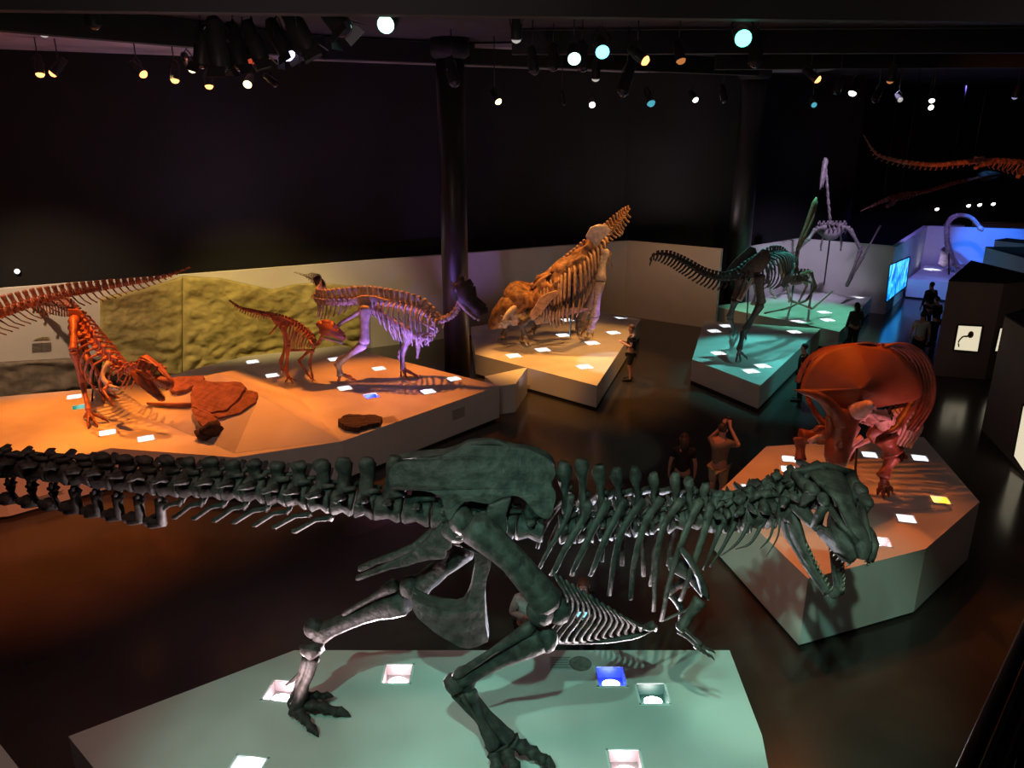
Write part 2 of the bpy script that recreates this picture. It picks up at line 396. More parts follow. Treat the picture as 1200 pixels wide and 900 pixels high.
# faceted mound on the long plinth and the fossils lying on it
pa, pb, pc = G(275, 530, ZL + .01), G(158, 482, ZL + .01), G(303, 464, 1.62)
PN = (pb - pa).cross(pc - pa).normalized()
def onmound(px, py, off=0):
    d = ray(px, py); o0 = V((0, 0, H)); return o0 + d * ((pa - o0).dot(PN) / d.dot(PN)) + V((0, 0, off))
r0, r1 = onmound(256, 438), onmound(304, 464)
tip, bk, rt = G(399, 516, ZL + .005), G(284, 431, ZL + .005), G(348, 463, ZL + .005)
lf, fr, fr2, bl = G(158, 482, ZL + .005), G(275, 531, ZL + .005), G(330, 524, ZL + .005), G(206, 447, ZL + .005)
mb = MB(); mb.v = [r0, r1, tip, bk, rt, lf, fr, fr2, bl]
mb.v += [V((p.x, p.y, ZL - .01)) for p in mb.v[:]]
mb.f = [(0, 1, 5), (0, 5, 8), (1, 6, 5), (1, 7, 6), (1, 2, 7), (1, 4, 2), (0, 3, 4, 1), (0, 8, 3)]
mo = mb.build('faceted_mound', 'mural', smooth=False)
tag(mo, 'low faceted mound on the orange plinth carrying the red fossil carcass', 'mound')
car = thing('fossil_carcass', 'flat reddish fossil carcass lying on the pink side of the faceted mound', 'fossil', onmound(260, 470))
def slabp(name, pts, th, m, rough=.02):
    P = []
    n = len(pts)
    for i in range(n):                     # fine ragged outline
        a, b = pts[i], pts[(i + 1) % n]
        for k in range(4): P.append((a[0] + (b[0] - a[0]) * k / 4 + random.uniform(-.7, .7), a[1] + (b[1] - a[1]) * k / 4 + random.uniform(-.7, .7)))
    return MB().plate([onmound(x, y, th / 2) for x, y in P], th).rough(rough, 5).build(name, m, car, smooth=False, bevel=.02)
slabp('trunk_slab', [(233, 448), (252, 452), (284, 452), (289, 458), (282, 470), (268, 484), (245, 487), (226, 480), (224, 466), (228, 456)], .10, 'redrock')
slabp('flank_slab', [(290, 459), (303, 462), (300, 473), (282, 486), (256, 492), (248, 488), (270, 484), (284, 470)], .06, 'redrock')
slabp('shoulder_slab', [(201, 447), (239, 443), (240, 449), (224, 458), (207, 463), (200, 462)], .10, 'redrock')
slabp('neck', [(226, 484), (246, 488), (258, 498), (248, 508), (240, 506), (232, 497)], .16, 'redrock')
MB().tube([onmound(224, 477, .05), onmound(200, 477, .06), onmound(173, 475, .05)], [.06, .05, .03], 7).build('tail', 'redrock', car)
hd = MB(); hd.blob(onmound(249, 509, .12), (.24, .2, .15), nu=18, nv=12); hd.blob(onmound(240, 514, .08), (.17, .2, .1), nu=12, nv=8); hd.rough(.09, 5).build('head', 'darkrock', car)
hs_ = MB(); c0 = G(422, 495, ZL)
ol = [(396, 497), (400, 491), (410, 488), (425, 489), (440, 488), (448, 492), (445, 498), (432, 500), (420, 504), (404, 502)]
P = []
for i in range(len(ol)):
    a, b = ol[i], ol[(i + 1) % len(ol)]
    for k in range(4): P.append(G(a[0] + (b[0] - a[0]) * k / 4 + random.uniform(-.8, .8), a[1] + (b[1] - a[1]) * k / 4 + random.uniform(-.4, .4), ZL + .06))
tag(hs_.plate(P, .12).rough(.03, 6).build('fossil_rock', 'darkrock', smooth=False), 'dark ragged flat fossil rock on the orange plinth near its front edge', 'rock')

# rock cast on the partition: two bumpy slabs meeting at a straight seam, each with its own thickness
wd = (V((W1[0] - W0[0], W1[1] - W0[1], 0))).normalized(); wn = V((wd.y, -wd.x, 0))
def onwall(px, py, off=0):
    d = ray(px, py); o0 = V((0, 0, H)); a = V((W0[0], W0[1], 0)) + wn * (.1 + off); return o0 + d * ((a - o0).dot(wn) / d.dot(wn))
def rockpanel(name, topl, botl, m, parent, amp, nx=110, nz=70, seed=0, depth=.18):
    mb = MB(); g = {}
    def samp(L, u):
        L = sorted(L); x = L[0][0] + (L[-1][0] - L[0][0]) * u
        for a, b in zip(L, L[1:]):
            if x <= b[0] + 1e-6: return (x, a[1] + (b[1] - a[1]) * (x - a[0]) / (b[0] - a[0]))
        return L[-1]
    for i in range(nx + 1):
        for k in range(nz + 1):
            u, w = i / nx, k / nz
            a = onwall(*samp(topl, u)); b = onwall(*samp(botl, u)); p = a.lerp(b, w)
            if 0 < k: pass
            q = V((p.dot(wd), p.z * 1.6, seed))
            n = noise.fractal(q * 1.3, .9, 2.1, 7) * .7 + noise.ridged_multi_fractal(q * .45, 1, 2, 4, 1, 2) * .35
            lump = max(0, w - .45) * 1.1 * abs(noise.noise(q * 1.6))
            e = min(1, min(u, 1 - u) * 30) * min(1, min(w + .02, 1.02 - w) * 22)
            mb.v.append(p + wn * (depth + (n * amp + lump * amp * 4.5) * e)); g[i, k] = len(mb.v) - 1
    for i in range(nx):
        for k in range(nz): mb.f.append((g[i, k], g[i, k + 1], g[i + 1, k + 1], g[i + 1, k]))
    rim = [g[i, 0] for i in range(nx + 1)] + [g[nx, k] for k in range(1, nz + 1)] + [g[i, nz] for i in range(nx - 1, -1, -1)] + [g[0, k] for k in range(nz - 1, 0, -1)]
    bidx = []
    for r in rim:
        p = mb.v[r].copy(); p -= wn * ((p - V((W0[0], W0[1], 0))).dot(wn) - .1); mb.v.append(p); bidx.append(len(mb.v) - 1)
    for i in range(len(rim)):
        j = (i + 1) % len(rim); mb.f.append((rim[i], rim[j], bidx[j], bidx[i]))
    mb.f.append(tuple(bidx))
    return mb.build(name, m, parent)
rk = thing('rock_cast', 'large ochre rock face cast fixed to the pale partition behind the orange plinth', 'rock cast', onwall(250, 440))
rockpanel('rock_slab', [(117, 349), (170, 337), (213, 324)], [(117, 438), (213, 438)], 'rock', rk, .075, seed=0)
rockpanel('rock_slab', [(213.6, 323), (260, 326), (290, 333), (320, 339), (345, 333), (372, 331), (425, 336)], [(213.6, 438), (425, 410)], 'rock', rk, .09, nx=170, seed=0)
rg = thing('rock_ledge', 'grey brown rock ledge low on the partition at the left edge of the picture', 'rock ledge', onwall(30, 460))
rockpanel('ledge_face', [(-140, 436), (0, 424), (90, 419), (117, 418)], [(-140, 490), (0, 468), (117, 448)], 'greyrock', rg, .12, nx=50, nz=16, seed=4, depth=.25)
# caption panel on the partition
pn = thing('caption_panel', 'caption printed on the pale partition beside the ochre rock cast', 'caption', onwall(50, 405))
q = MB(); up = V((0, 0, 1))
def wallbar(q, px, py, w, h, th=.012): q.box(onwall(px, py, th / 2), (w, th, h), math.atan2(wd.y, wd.x))
for k in range(8):
    wallbar(q, 43.5, 402.5 + k * 1.4, .26, .016); wallbar(q, 54, 402.0 + k * 1.4, .26, .016)
q.build('text_lines', 'ink', pn, smooth=False)
q = MB(); q.plate([onwall(x, y, .01) for x, y in ((44, 396.5), (50, 394.8), (57, 395), (58.5, 396.3), (57, 398), (49, 398), (40, 399), (39, 398.5))], .015).build('picture', mat('caption_picture', (.28, .2, .08), .7, var=.4, scale=20), pn, smooth=False)

# ------------------------------------------------------------------ kiosks, partitions and the screen on the right
def prism(mb, pts, z0, z1): return mb.plate([V((p.x, p.y, (z0 + z1) / 2)) for p in [V((a[0], a[1], 0)) for a in pts]], z1 - z0)
M['case_lit'] = mat('glowing_case_back', (.8, .75, .6), .6, emit=(1, .88, .62), estr=.75, col2=(.7, .62, .45), scale=3)  # case back glows itself, standing in for a lamp inside
M['specimen'] = mat('brown_specimen', (.12, .06, .02), .7)
def onface(a, b, px, py, off=0):
    d = (b - a).normalized(); n = V((d.y, -d.x, 0)); r_ = ray(px, py); o0 = V((0, 0, H))
    return o0 + r_ * ((a + n * off - o0).dot(n) / r_.dot(n))
def case(parent, a, b, q4, specimen=True):
    P = [onface(a, b, x, y, .025) for x, y in q4]
    f = MB()
    for i in range(4): f.tube([P[i], P[(i + 1) % 4]], .03, 4)
    w = f.build('window_frame', 'black', parent, smooth=False)
    MB().plate([onface(a, b, x, y, .012) for x, y in q4], .02).build('lit_panel', 'case_lit', w, smooth=False)
    if specimen:
        c = [P[0].lerp(P[1], u).lerp(P[3].lerp(P[2], u), w_) for u, w_ in ((.2, .85), (.15, .65), (.28, .45), (.45, .42), (.58, .35))]
        m_ = MB().tube(c, [.02, .02, .025, .03, .06], 6, smooth=14); m_.blob(c[-1], (.09, .05, .11)); m_.build('specimen', 'specimen', w)
k0, k1, k2, k3 = G(1112, 328, 3), G(1177, 331, 3), G(1225, 326, 3), G(1138, 305, 3)
kq = thing('display_kiosk', 'dark wedge-roofed display kiosk with a square lit window', 'kiosk', (k0.x, k0.y, 0))
prism(MB(), [k0, k1, k2, k3], 0, 2.96).build('body', 'kiosk', kq, smooth=False)
prism(MB(), [k0, k1, k2, k3], 2.96, 3.0).build('roof', 'kioskroof', kq, smooth=False)
case(kq, V((k0.x, k0.y, 0)), V((k1.x, k1.y, 0)), [(1122.5, 380.5), (1152, 382), (1146.5, 413), (1117, 410.5)])
case(kq, V((k1.x, k1.y, 0)), V((k2.x, k2.y, 0)), [(1171.5, 384), (1182, 383), (1178, 412), (1165, 412.5)], False)
e0, e1 = G(1150, 503, 0), G(1228, 587, 0)
e2, e3 = e1 + V((3.2, 1.6, 0)), e0 + V((3.0, 2.2, 0))
ek = thing('display_kiosk', 'brown grey display block at the right edge with a tall lit window', 'kiosk', (e0.x, e0.y, 0))
prism(MB(), [e0, e1, e2, e3], 0, 2.96).build('body', 'kiosk', ek, smooth=False)
prism(MB(), [e0, e1, e2, e3], 2.96, 3.0).build('roof', 'kioskroof', ek, smooth=False)
case(ek, e0, e1, [(1199, 474), (1216, 482), (1203, 558), (1187.5, 535)], False)
def part_wall(name, p, q, h, label, col, th=.5):
    d = V((q.x - p.x, q.y - p.y, 0)); n = V((-d.y, d.x, 0)).normalized() * th
    t = thing(name, label, 'partition', (p.x, p.y, 0))
    prism(MB(), [p, q, q + n, p + n], 0, h - .03).build('panel', col, t, smooth=False)
    prism(MB(), [p, q, q + n, p + n], h - .03, h).build('top_cap', 'kioskroof', t, smooth=False)
part_wall('partition', G(1155, 289, 3), G(1240, 312, 3), 3, 'pale blue-lit partition sloping down behind the wedge-roofed kiosk', 'wallw', 1.6)
part_wall('partition', G(1166, 281, 3), G(1240, 289, 3), 3, 'grey partition behind the blue-lit one at the right edge', 'wallw', 1.0)
part_wall('partition', A(1112, 263, 41), A(1131, 262, 41), A(1112, 263, 41).z, 'small white-lit partition end seen under the arched neck', 'wallw', .5)
part_wall('partition', A(1146, 261, 42), A(1260, 260, 42), A(1146, 261, 42).z, 'long beige partition far behind the blue-lit wall', 'wallw', .5)
sa, sb = V((15.4, 31.2, 0)), V((20.4, 38.4, 0))
scn = thing('video_screen', 'glowing blue underwater video screen on the grey wall beside the flying reptiles', 'screen', onface(sa, sb, 1052, 340, .12))
sq = [(1043, 310), (1066, 300.5), (1061.5, 336), (1038.5, 354)]
MB().plate([onface(sa, sb, x, y, .14) for x, y in sq], .07).build('screen_case', 'black', scn, smooth=False)
ms = mat('screen_picture', (0, 0, 0), .3); nt = ms.node_tree; b_ = nt.nodes['Principled BSDF']
n_ = nt.nodes.new('ShaderNodeTexNoise'); n_.inputs['Scale'].default_value = 1.6; n_.inputs['Detail'].default_value = 5; n_.inputs['Distortion'].default_value = 1.2
tc = nt.nodes.new('ShaderNodeTexCoord'); nt.links.new(tc.outputs['Object'], n_.inputs['Vector'])
cr = nt.nodes.new('ShaderNodeValToRGB'); cr.color_ramp.elements[0].position = .38; cr.color_ramp.elements[1].position = .66
cr.color_ramp.elements[0].color = (0, .07, .55, 1); cr.color_ramp.elements[1].color = (.15, .75, 1, 1)
e_ = cr.color_ramp.elements.new(.48); e_.color = (0, .3, .95, 1)
nt.links.new(n_.outputs['Fac'], cr.inputs['Fac']); nt.links.new(cr.outputs['Color'], b_.inputs['Emission Color']); b_.inputs['Emission Strength'].default_value = 1.6
MB().plate([onface(sa, sb, x, y, .18) for x, y in ((1043.6, 311), (1065.5, 302), (1061.2, 335.3), (1039.2, 352.6))], .02).build('screen_face', ms, scn, smooth=False)

# ------------------------------------------------------------------ balcony handrail beside the viewer
ra, rb = A(1128, 900, 1.52), A(1214, 730, 2.36); ra.z = rb.z = 5.72
dr = (rb - ra).normalized(); h0, h1 = ra - dr * 1.2, rb + dr * 2.2
hr = thing('balcony_rail', 'dark glossy balcony rail with glass panel at the lower right edge', 'railing', (h0.x, h0.y, 4.6))
nr = V((dr.y, -dr.x, 0))
MB().tube([h0, h1], .022, 14).build('handrail', 'railm', hr)
MB().tube([h0 + nr * .07 + V((0, 0, -.05)), h1 + nr * .07 + V((0, 0, -.05))], .016, 10).build('lower_rail', 'railm', hr)
MB().plate([h0 + nr * .03 + V((0, 0, -.03)), h1 + nr * .03 + V((0, 0, -.03)), h1 + nr * .03 + V((0, 0, -1.08)), h0 + nr * .03 + V((0, 0, -1.08))], .015).build('glass_panel', 'glassd', hr, smooth=False)
for k in (.02, .5, .98):
    p = h0.lerp(h1, k) + nr * .06
    MB().tube([p + V((0, 0, -.03)), p + V((0, 0, -1.1))], .018, 8).build('post', 'steel', hr)
struct(slab('floor_balcony', [h0 - nr * .05 + V((0, 0, 0)), h1 - nr * .05, h1 + nr * 3, h0 + nr * 3], 4.4, 4.62, 'black'))

# small printed captions on the plinths: rows of fine grey strokes on thin pale plates
def caption(parent, c, w, h, rz, rows, plate=None):
    m = Matrix.Rotation(R(rz), 3, 'Z'); q = MB()
    q.box(c + V((0, 0, .003)), (w, h, .006), 0, m); o = q.build('caption_plate', plate or 'caption', parent, smooth=False)
    q = MB()
    for k in range(rows): q.box(c + m @ V((-w * .04 * (k % 2), h * (.40 - .8 * k / max(1, rows - 1)), .0075)), (w * (.86 - .08 * (k % 2)), h * .035, .003), 0, m)
    q.build('text_lines', 'ink', o, smooth=False)
M['caption'] = mat('caption_print', (.50, .56, .53), .6)
rp = bpy.data.objects['display_plinth']
caption(rp, G(657, 777, ZR), .28, .24, 0, 7)
q = MB(); q.tube([G(680, 778, ZR) + V((0, 0, .001)), G(680, 778, ZR) + V((0, 0, .008))], .14, 28); q.build('round_print', mat('stone_print', (.22, .20, .18), .7, var=.3, scale=14), rp, smooth=False)
caption(left_pl, G(456, 492, ZL), .42, .40, 28, 8, mat('orange_caption', (.62, .52, .42), .6))
def sidecap(parent, p, d, w, rows, gap=.03):
    q = MB(); n = V((d.y, -d.x, 0)).normalized()
    for k in range(rows): q.box(p + n * .004 + V((0, 0, -k * gap)), (w * (1 - .12 * (k % 2)), .006, .010), math.atan2(d.y, d.x))
    q.build('side_text', 'ink', parent, smooth=False)
def onside(a, b, u, z): p = a.lerp(b, u); return V((p.x, p.y, z))
def edge(pts, i): return V((pts[i].x, pts[i].y, 0)), V((pts[i + 1].x, pts[i + 1].y, 0))
e_a, e_b = edge(left_top, 3); sidecap(left_pl, onside(e_a, e_b, .70, .72), (e_b - e_a), .45, 9)
e_a, e_b = edge(left_top, 0); sidecap(left_pl, onside(e_a, e_b, .35, .30), (e_b - e_a), .6, 3)
e_a, e_b = edge(mid_top, 0); sidecap(bpy.data.objects['display_plinth.002'], onside(e_a, e_b, .42, .16), (e_b - e_a), .6, 3)
# ------------------------------------------------------------------ the big tyrant skeleton in front
Y0 = 6.75
rex = thing('tyrant_skeleton', 'huge dark striding tyrant dinosaur skeleton on the teal plinth in front', 'dinosaur skeleton', (A(560, 600, Y0).x, Y0, ZR))
B = 'rexbone'
def yt(px): return Y0 + max(0, 400 - px) * .0011
SP = [(-300, 523), (-200, 529), (-100, 536), (0, 545), (50, 550), (100, 556), (150, 562), (200, 567), (250, 569), (300, 573), (350, 579), (400, 587), (440, 592), (500, 600),
      (560, 608), (610, 616), (651, 621), (700, 618), (746, 613), (783, 609), (823, 606), (838, 606), (866, 602), (884, 600), (902, 597), (919, 590), (937, 581), (956, 574), (975, 571)]
def spy(x):
    for a, b in zip(SP, SP[1:]):
        if x <= b[0]: return a[1] + (b[1] - a[1]) * (x - a[0]) / (b[0] - a[0])
    return SP[-1][1]
def sp3(x): return A(x, spy(x), yt(x))
TOP = [(-300, 515), (0, 524), (20, 528), (108, 534), (170, 534), (250, 538), (330, 541), (401, 538), (430, 537), (440, 534), (640, 541), (664, 541), (685, 539), (710, 545), (728, 547),
       (750, 548), (768, 553), (792, 555), (809, 561), (825, 568), (836, 577), (845, 578), (858, 580), (875, 582), (890, 577), (898, 568), (909, 563), (919, 551), (935, 553), (970, 552)]
def topy(x):
    for a, b in zip(TOP, TOP[1:]):
        if x <= b[0]: return a[1] + (b[1] - a[1]) * (x - a[0]) / (b[0] - a[0])
    return TOP[-1][1]
def rexvert(name, x, dx, r, tp, knob, wk=.34, lean=0, jig=.012):
    c = sp3(x); t = sp3(x + 3) - sp3(x - 3); ln = (sp3(x + dx / 2) - sp3(x - dx / 2)).length
    hs = A(x, topy(x) + random.uniform(-1.5, 1.5), yt(x)).z - c.z
    m = vertebra(c, t, V((0, 0, 1)), r, ln * .93, hs, tp, spine_w=ln * wk, knob=knob, lean=lean, thick=.038, spn=9, spm=10)
    return m.rough(jig, 9).build(name, B, rex)
# tail: 24 vertebrae in view and a short run beyond the frame that tapers off
for k in range(34):
    x = 429 - 25.4 * k
    f = max(0, (k - 17) / 17)
    rexvert('tail_vertebra', x + random.uniform(-1, 1), 25.4, .150 - .02 * min(1, k / 16) - .075 * f, .26 - .10 * min(1, k / 14) - .1 * f, 1.12, .37, lean=.06 if k < 14 else .15, jig=.022)
    # chevron hanging under each joint
    c = sp3(x - 12); d = V((0, 0, -1)); tl = (sp3(x - 20) - sp3(x)).normalized()
    L = (.50 - .012 * k) * (1 if k < 22 else .8)
    if k > 0:
        slim = .022 if k < 9 else .052
        sweep = .95 if k < 9 else .45
        q = MB(); b0 = c + d * .12
        for s in (-1, 1): q.tube([b0 + V((0, s * .07, 0)), b0 + d * .1 + V((0, s * .02, 0)) + tl * .05], .022, 6)
        e = b0 + d * L * (.62 if k < 9 else .85) + tl * L * sweep
        q.tube([b0 + d * .08 + tl * .03, b0.lerp(e, .45) - tl * .03 * (k > 8), e - tl * (.03 if k < 9 else .12) + V((0, 0, 0)), e], [slim * 1.3, slim, slim * 1.1, slim * (1 if k < 9 else 1.5)], 7)
        if k >= 9: q.blob(e + tl * .02, (.095, .035, .05))
        q.rough(.006, 12).build('chevron', B, rex)
for k in range(6): rexvert('sacral_vertebra', 456 + 33 * k, 33, .155, .12, 1.0, .30)
DX = [664, 685, 709, 729, 750, 770, 791, 809, 824]
for i, x in enumerate(DX):
    rexvert('back_vertebra', x + random.uniform(-1, 1), 20.5 - i * .3, .155 - .004 * i, .20, 1.9 - .07 * i, .245, jig=.026)
NX = [837, 850, 864, 879, 893, 906, 919, 932, 945, 957]
for i, x in enumerate(NX):
    rexvert('neck_vertebra', x, 15.5, .165 + .003 * i, .20, .75, .50, lean=-.12, jig=.06)

# ribs: near side traced as built, far side its mirror about the spine
RB = [[(669, 581), (666, 600), (655, 625), (640, 650), (631, 668)], [(690, 589), (683, 610), (664, 640), (650, 668), (646, 674)], [(713, 588), (703, 606), (688, 635), (674, 664), (670, 674)],
      [(733, 587), (724, 603), (710, 630), (698, 660), (692, 675)], [(754, 588), (740, 604), (727, 628), (719, 660), (714, 698)], [(775, 585), (762, 602), (752, 625), (743, 660), (739, 703)],
      [(799, 586), (787, 602), (776, 622), (769, 660), (766, 716)], [(822, 586), (812, 604), (801, 630), (788, 668), (775, 728)], [(834, 592), (829, 610), (820, 640), (806, 680), (797, 704)]]
for i, q in enumerate(RB):
    w = .7 + .09 * min(i, 4)
    yy = [Y0 - .12, Y0 - .22 * w, Y0 - .34 * w, Y0 - .36 * w, Y0 - .29 * w]
    P = [A(x, y, Y) for (x, y), Y in zip(q, yy)]
    rr = [.042, .036, .029, .024, .02] if i else [.03, .026, .021, .018, .016]
    for k in range(2):
        PP = P if k == 0 else mirror_y(P, Y0)
        m = MB().tube(PP, [(a * 1.15, a * .62) for a in rr], 8, up=V((0, 1, 0)), smooth=16)
        h = V((PP[0].x, Y0 + (-.08 if k == 0 else .08), PP[0].z - .06)); m.tube([PP[0], PP[0].lerp(h, .6) - V((0, 0, .03)), h], [.034, .026, .03], 7)
        m.rough(.006, 9).build('rib', B, rex)
# neck ribs, long and thin
NR = [[(846, 612), (836, 640), (824, 668)], [(862, 611), (848, 640), (832, 664)], [(878, 612), (866, 634), (845, 652)], [(894, 612), (880, 636), (862, 644)], [(908, 608), (902, 630), (890, 644)],
      [(914, 606), (911, 630), (896, 655)]]
for i, q in enumerate(NR):
    for s in (-1, 1):
        P = [A(x, y, Y0 + s * w) for (x, y), w in zip(q, (.14, .2, .18))]
        r = .034 - .004 * i
        MB().tube(P, [r, r * .6, r * .25], 7, smooth=10).build('neck_rib', B, rex)

# pelvis
def both(name, pts, off, th, bev=.02, slant=0, rough=.012):
    for s in (-1, 1):
        P = [A(x, y, Y0 - off + slant * (600 - y) / 100) for x, y in pts]
        P = crom(P + [P[0]], len(P) * 2 + 1)[:-1]
        if s == 1: P = mirror_y(P, Y0)
        MB().plate(P, th).rough(rough, 6).build(name, B, rex, smooth=True, bevel=bev)
IL = [(455, 560), (458, 549), (466, 542), (480, 538), (500, 536), (518, 533), (533, 528), (548, 519), (564, 515), (584, 516), (604, 524), (622, 527), (637, 535), (647, 545), (652, 556), (646, 566),
      (651, 577), (649, 594), (646, 605), (638, 607), (628, 601), (619, 591), (611, 584), (602, 581), (586, 583), (572, 590), (560, 588), (545, 588), (534, 598), (527, 609), (522, 602), (519, 586), (508, 578), (494, 575), (474, 574), (460, 572)]
both('ilium', IL, .24, .08, .03, slant=.30)
both('pubic_peduncle', [(572, 590), (600, 582), (593, 600), (595, 621), (586, 633), (573, 626), (568, 610)], .22, .09)
both('ischium', [(516, 612), (528, 616), (530, 640), (523, 644), (522, 654), (500, 655), (478, 661), (440, 672), (420, 680), (417, 675), (440, 666), (480, 648), (500, 631)], .09, .06)
both('pubis', [(528, 622), (545, 640), (565, 646), (577, 650), (570, 680), (568, 712), (572, 745), (568, 750), (549, 758), (530, 750), (510, 738), (490, 720), (483, 706), (484, 698), (500, 707), (533, 713), (547, 703), (554, 680), (556, 645), (530, 635)], .055, .09)
for s in (-1, 1):
    MB().blob(A(535, 622, Y0 + s * .15), (.16, .1, .12)).tube([A(535, 620, Y0 + s * .17), A(585, 628, Y0 + s * .14)], [.09, .07], 8).rough(.02, 8).build('hip_socket', B, rex)

# near leg
hipn, kneen, ankn, mtn = A(550, 613, Y0 - .34), A(645, 712, 6.30), A(536, 796, 6.46), A(592, 870, 6.42)
m = bone(hipn, kneen, .17, .135, .175, 14, bow=(.03, 0, .05)); m.blob(A(541, 610, Y0 - .22), (.13, .14, .13)); m.blob(A(634, 716, 6.28), (.15, .12, .15)); m.blob(A(655, 716, 6.34), (.12, .12, .14))
m.rough(.014, 7).build('femur', B, rex)
m = bone(A(635, 742, 6.32), ankn, .17, .085, .12, 12, bow=(0, 0, -.03)); m.blob(A(642, 750, 6.3), (.1, .1, .14)); m.rough(.014, 7).build('tibia', B, rex)
bone(A(624, 733, 6.24), A(532, 793, 6.38), .07, .04, .05, 8).rough(.008, 8).build('fibula', B, rex)
m = MB(); m.blob(A(534, 800, 6.44), (.12, .12, .1)); m.blob(A(548, 798, 6.44), (.1, .09, .12)); m.rough(.03, 9).build('ankle', B, rex)
for k, (dx, dy, e) in enumerate(((-6, .10, (588, 872, 6.50)), (2, 0, (598, 868, 6.38)), (8, -.07, (580, 876, 6.34)))):
    bone(A(540 + dx, 808, 6.45 + dy * .5), A(*e), .085, .062, .095, 10).rough(.012, 8).build('metatarsal', B, rex)
bone(A(540, 815, 6.32), A(556, 836, 6.3), .03, .022, .015, 6).build('dewclaw', B, rex)
toe(rex, A(600, 868, 6.40), G(652, 900, ZR + .03), .095, B, 3)
toe(rex, A(588, 875, 6.34), G(618, 926, ZR + .03), .10, B, 3)
toe(rex, A(578, 874, 6.36), G(586, 925, ZR + .03), .09, B, 3)
# far leg
hipf, kneef, ankf, mtf = A(547, 640, Y0 + .28), A(488, 690, 7.05), A(367, 752, 7.14), A(346, 815, 7.16)
m = bone(hipf, kneef, .14, .105, .14, 12); m.blob(A(480, 688, 7.0), (.11, .1, .13)); m.rough(.014, 7).build('femur', B, rex)
m = bone(A(478, 704, 7.05), A(370, 744, 7.14), .15, .085, .12, 12, bow=(0, 0, .03)); m.blob(A(368, 736, 7.12), (.12, .11, .12)); m.rough(.014, 7).build('tibia', B, rex)
m = bone(A(465, 684, 7.0), A(402, 720, 7.08), .075, .03, .03, 8); m.rough(.008, 8).build('fibula', B, rex)
m = MB(); m.blob(A(366, 761, 7.14), (.14, .11, .09)); m.rough(.035, 9).build('ankle', B, rex)
for k, (dx, e) in enumerate(((-3, (343, 828, 7.20)), (2, (352, 818, 7.12)), (6, (346, 832, 7.08)))):
    bone(A(364 + dx, 769, 7.15), A(*e), .065, .05, .085, 10).rough(.012, 8).build('metatarsal', B, rex)
bone(A(352, 790, 7.2), A(335, 803, 7.22), .03, .02, .012, 6).build('dewclaw', B, rex)
toe(rex, A(353, 820, 7.16), G(391, 815, ZR + .1), .07, B, 3, arch=.6)
toe(rex, A(352, 827, 7.12), G(411, 837, ZR + .05), .085, B, 3, arch=.5)
toe(rex, A(345, 832, 7.08), G(373, 862, ZR + .03), .08, B, 3, arch=.5)

# belly basket: thin curved rods meeting along the midline
NB = 16
for i in range(NB):
    u = i / (NB - 1)
    tx, ty = 655 + u * 105, 671 + u * 66
    mx_, my_ = 648 + u * 120, 752 - 14 * max(0, u - .3) / .7
    for s in (-1, 1):
        w = .34 * (1 - .55 * u)
        P = [A(tx - 6, ty, Y0 - .12 + s * (w + .06)), A(tx + (mx_ - tx) * .35 + 12 * (1 - u), ty + (my_ - ty) * .45, Y0 - .12 + s * w), A(mx_ - 12 * (1 - u), my_ - 4, Y0 - .12 + s * w * .45), A(mx_, my_, Y0 - .12)]
        MB().tube(P, [.014, .019, .021, .022], 6, smooth=12).rough(.004, 12).build('belly_rib', B, rex)
m = MB(); m.tube([A(640, 752, Y0 - .12), A(700, 750, Y0 - .12), A(745, 742, Y0 - .12), A(768, 732, Y0 - .12)], [(.03, .02), (.05, .03), (.07, .035), (.05, .05)], 8, smooth=14).rough(.01, 8).build('breastbone', B, rex)

# shoulder girdle and arms
for s in (-1, 1):
    a = .34
    P = [A(x, y, Y0 + s * w) for (x, y), w in zip([(797, 642), (808, 656), (818, 672), (825, 692)], (.36, .40, .38, .28))]
    MB().tube(P, [(.03, .09), (.03, .06), (.035, .09), (.04, .13)], 9, up=V((0, 1, 0)), smooth=12).rough(.01, 8).build('shoulder_blade', B, rex)
    P = [A(x, y, Y0 + s * .2) for x, y in [(782, 652), (800, 655), (818, 672), (826, 690), (822, 700), (806, 680), (783, 668)]]
    MB().plate(P, .05).build('coracoid', B, rex, bevel=.015)
    if s < 0:
        sh, el, wr = A(821, 702, Y0 - .36), A(796, 738, Y0 - .42), A(818, 757, Y0 - .45)
        tips = [(838, 773), (839, 765)]; yo = Y0 - .45
    else:
        sh, el, wr = A(806, 680, Y0 + .34), A(781, 693, Y0 + .36), A(797, 712, Y0 + .36)
        tips = [(795, 731), (800, 730)]; yo = Y0 + .36
    bone(sh, el, .075, .045, .06, 10).rough(.01, 9).build('humerus', B, rex)
    bone(el, wr, .042, .022, .03, 8).build('ulna', B, rex)
    bone(el + V((.03, .02 * s, .04)), wr + V((.02, .02 * s, .03)), .03, .018, .026, 8).build('radius', B, rex)
    MB().blob(wr, (.045, .04, .035)).rough(.01, 14).build('wrist', B, rex)
    for q, (tx, ty) in enumerate(tips): toe(rex, wr + V((0, -.03 + .06 * q, 0)), A(tx, ty, yo + .06 * q), .026, B, 2, name='finger', clawlen=.09)
MB().tube([A(775, 728, Y0 - .2), A(810, 712, Y0), A(822, 700, Y0 + .2)], .012, 6).build('wishbone', B, rex)

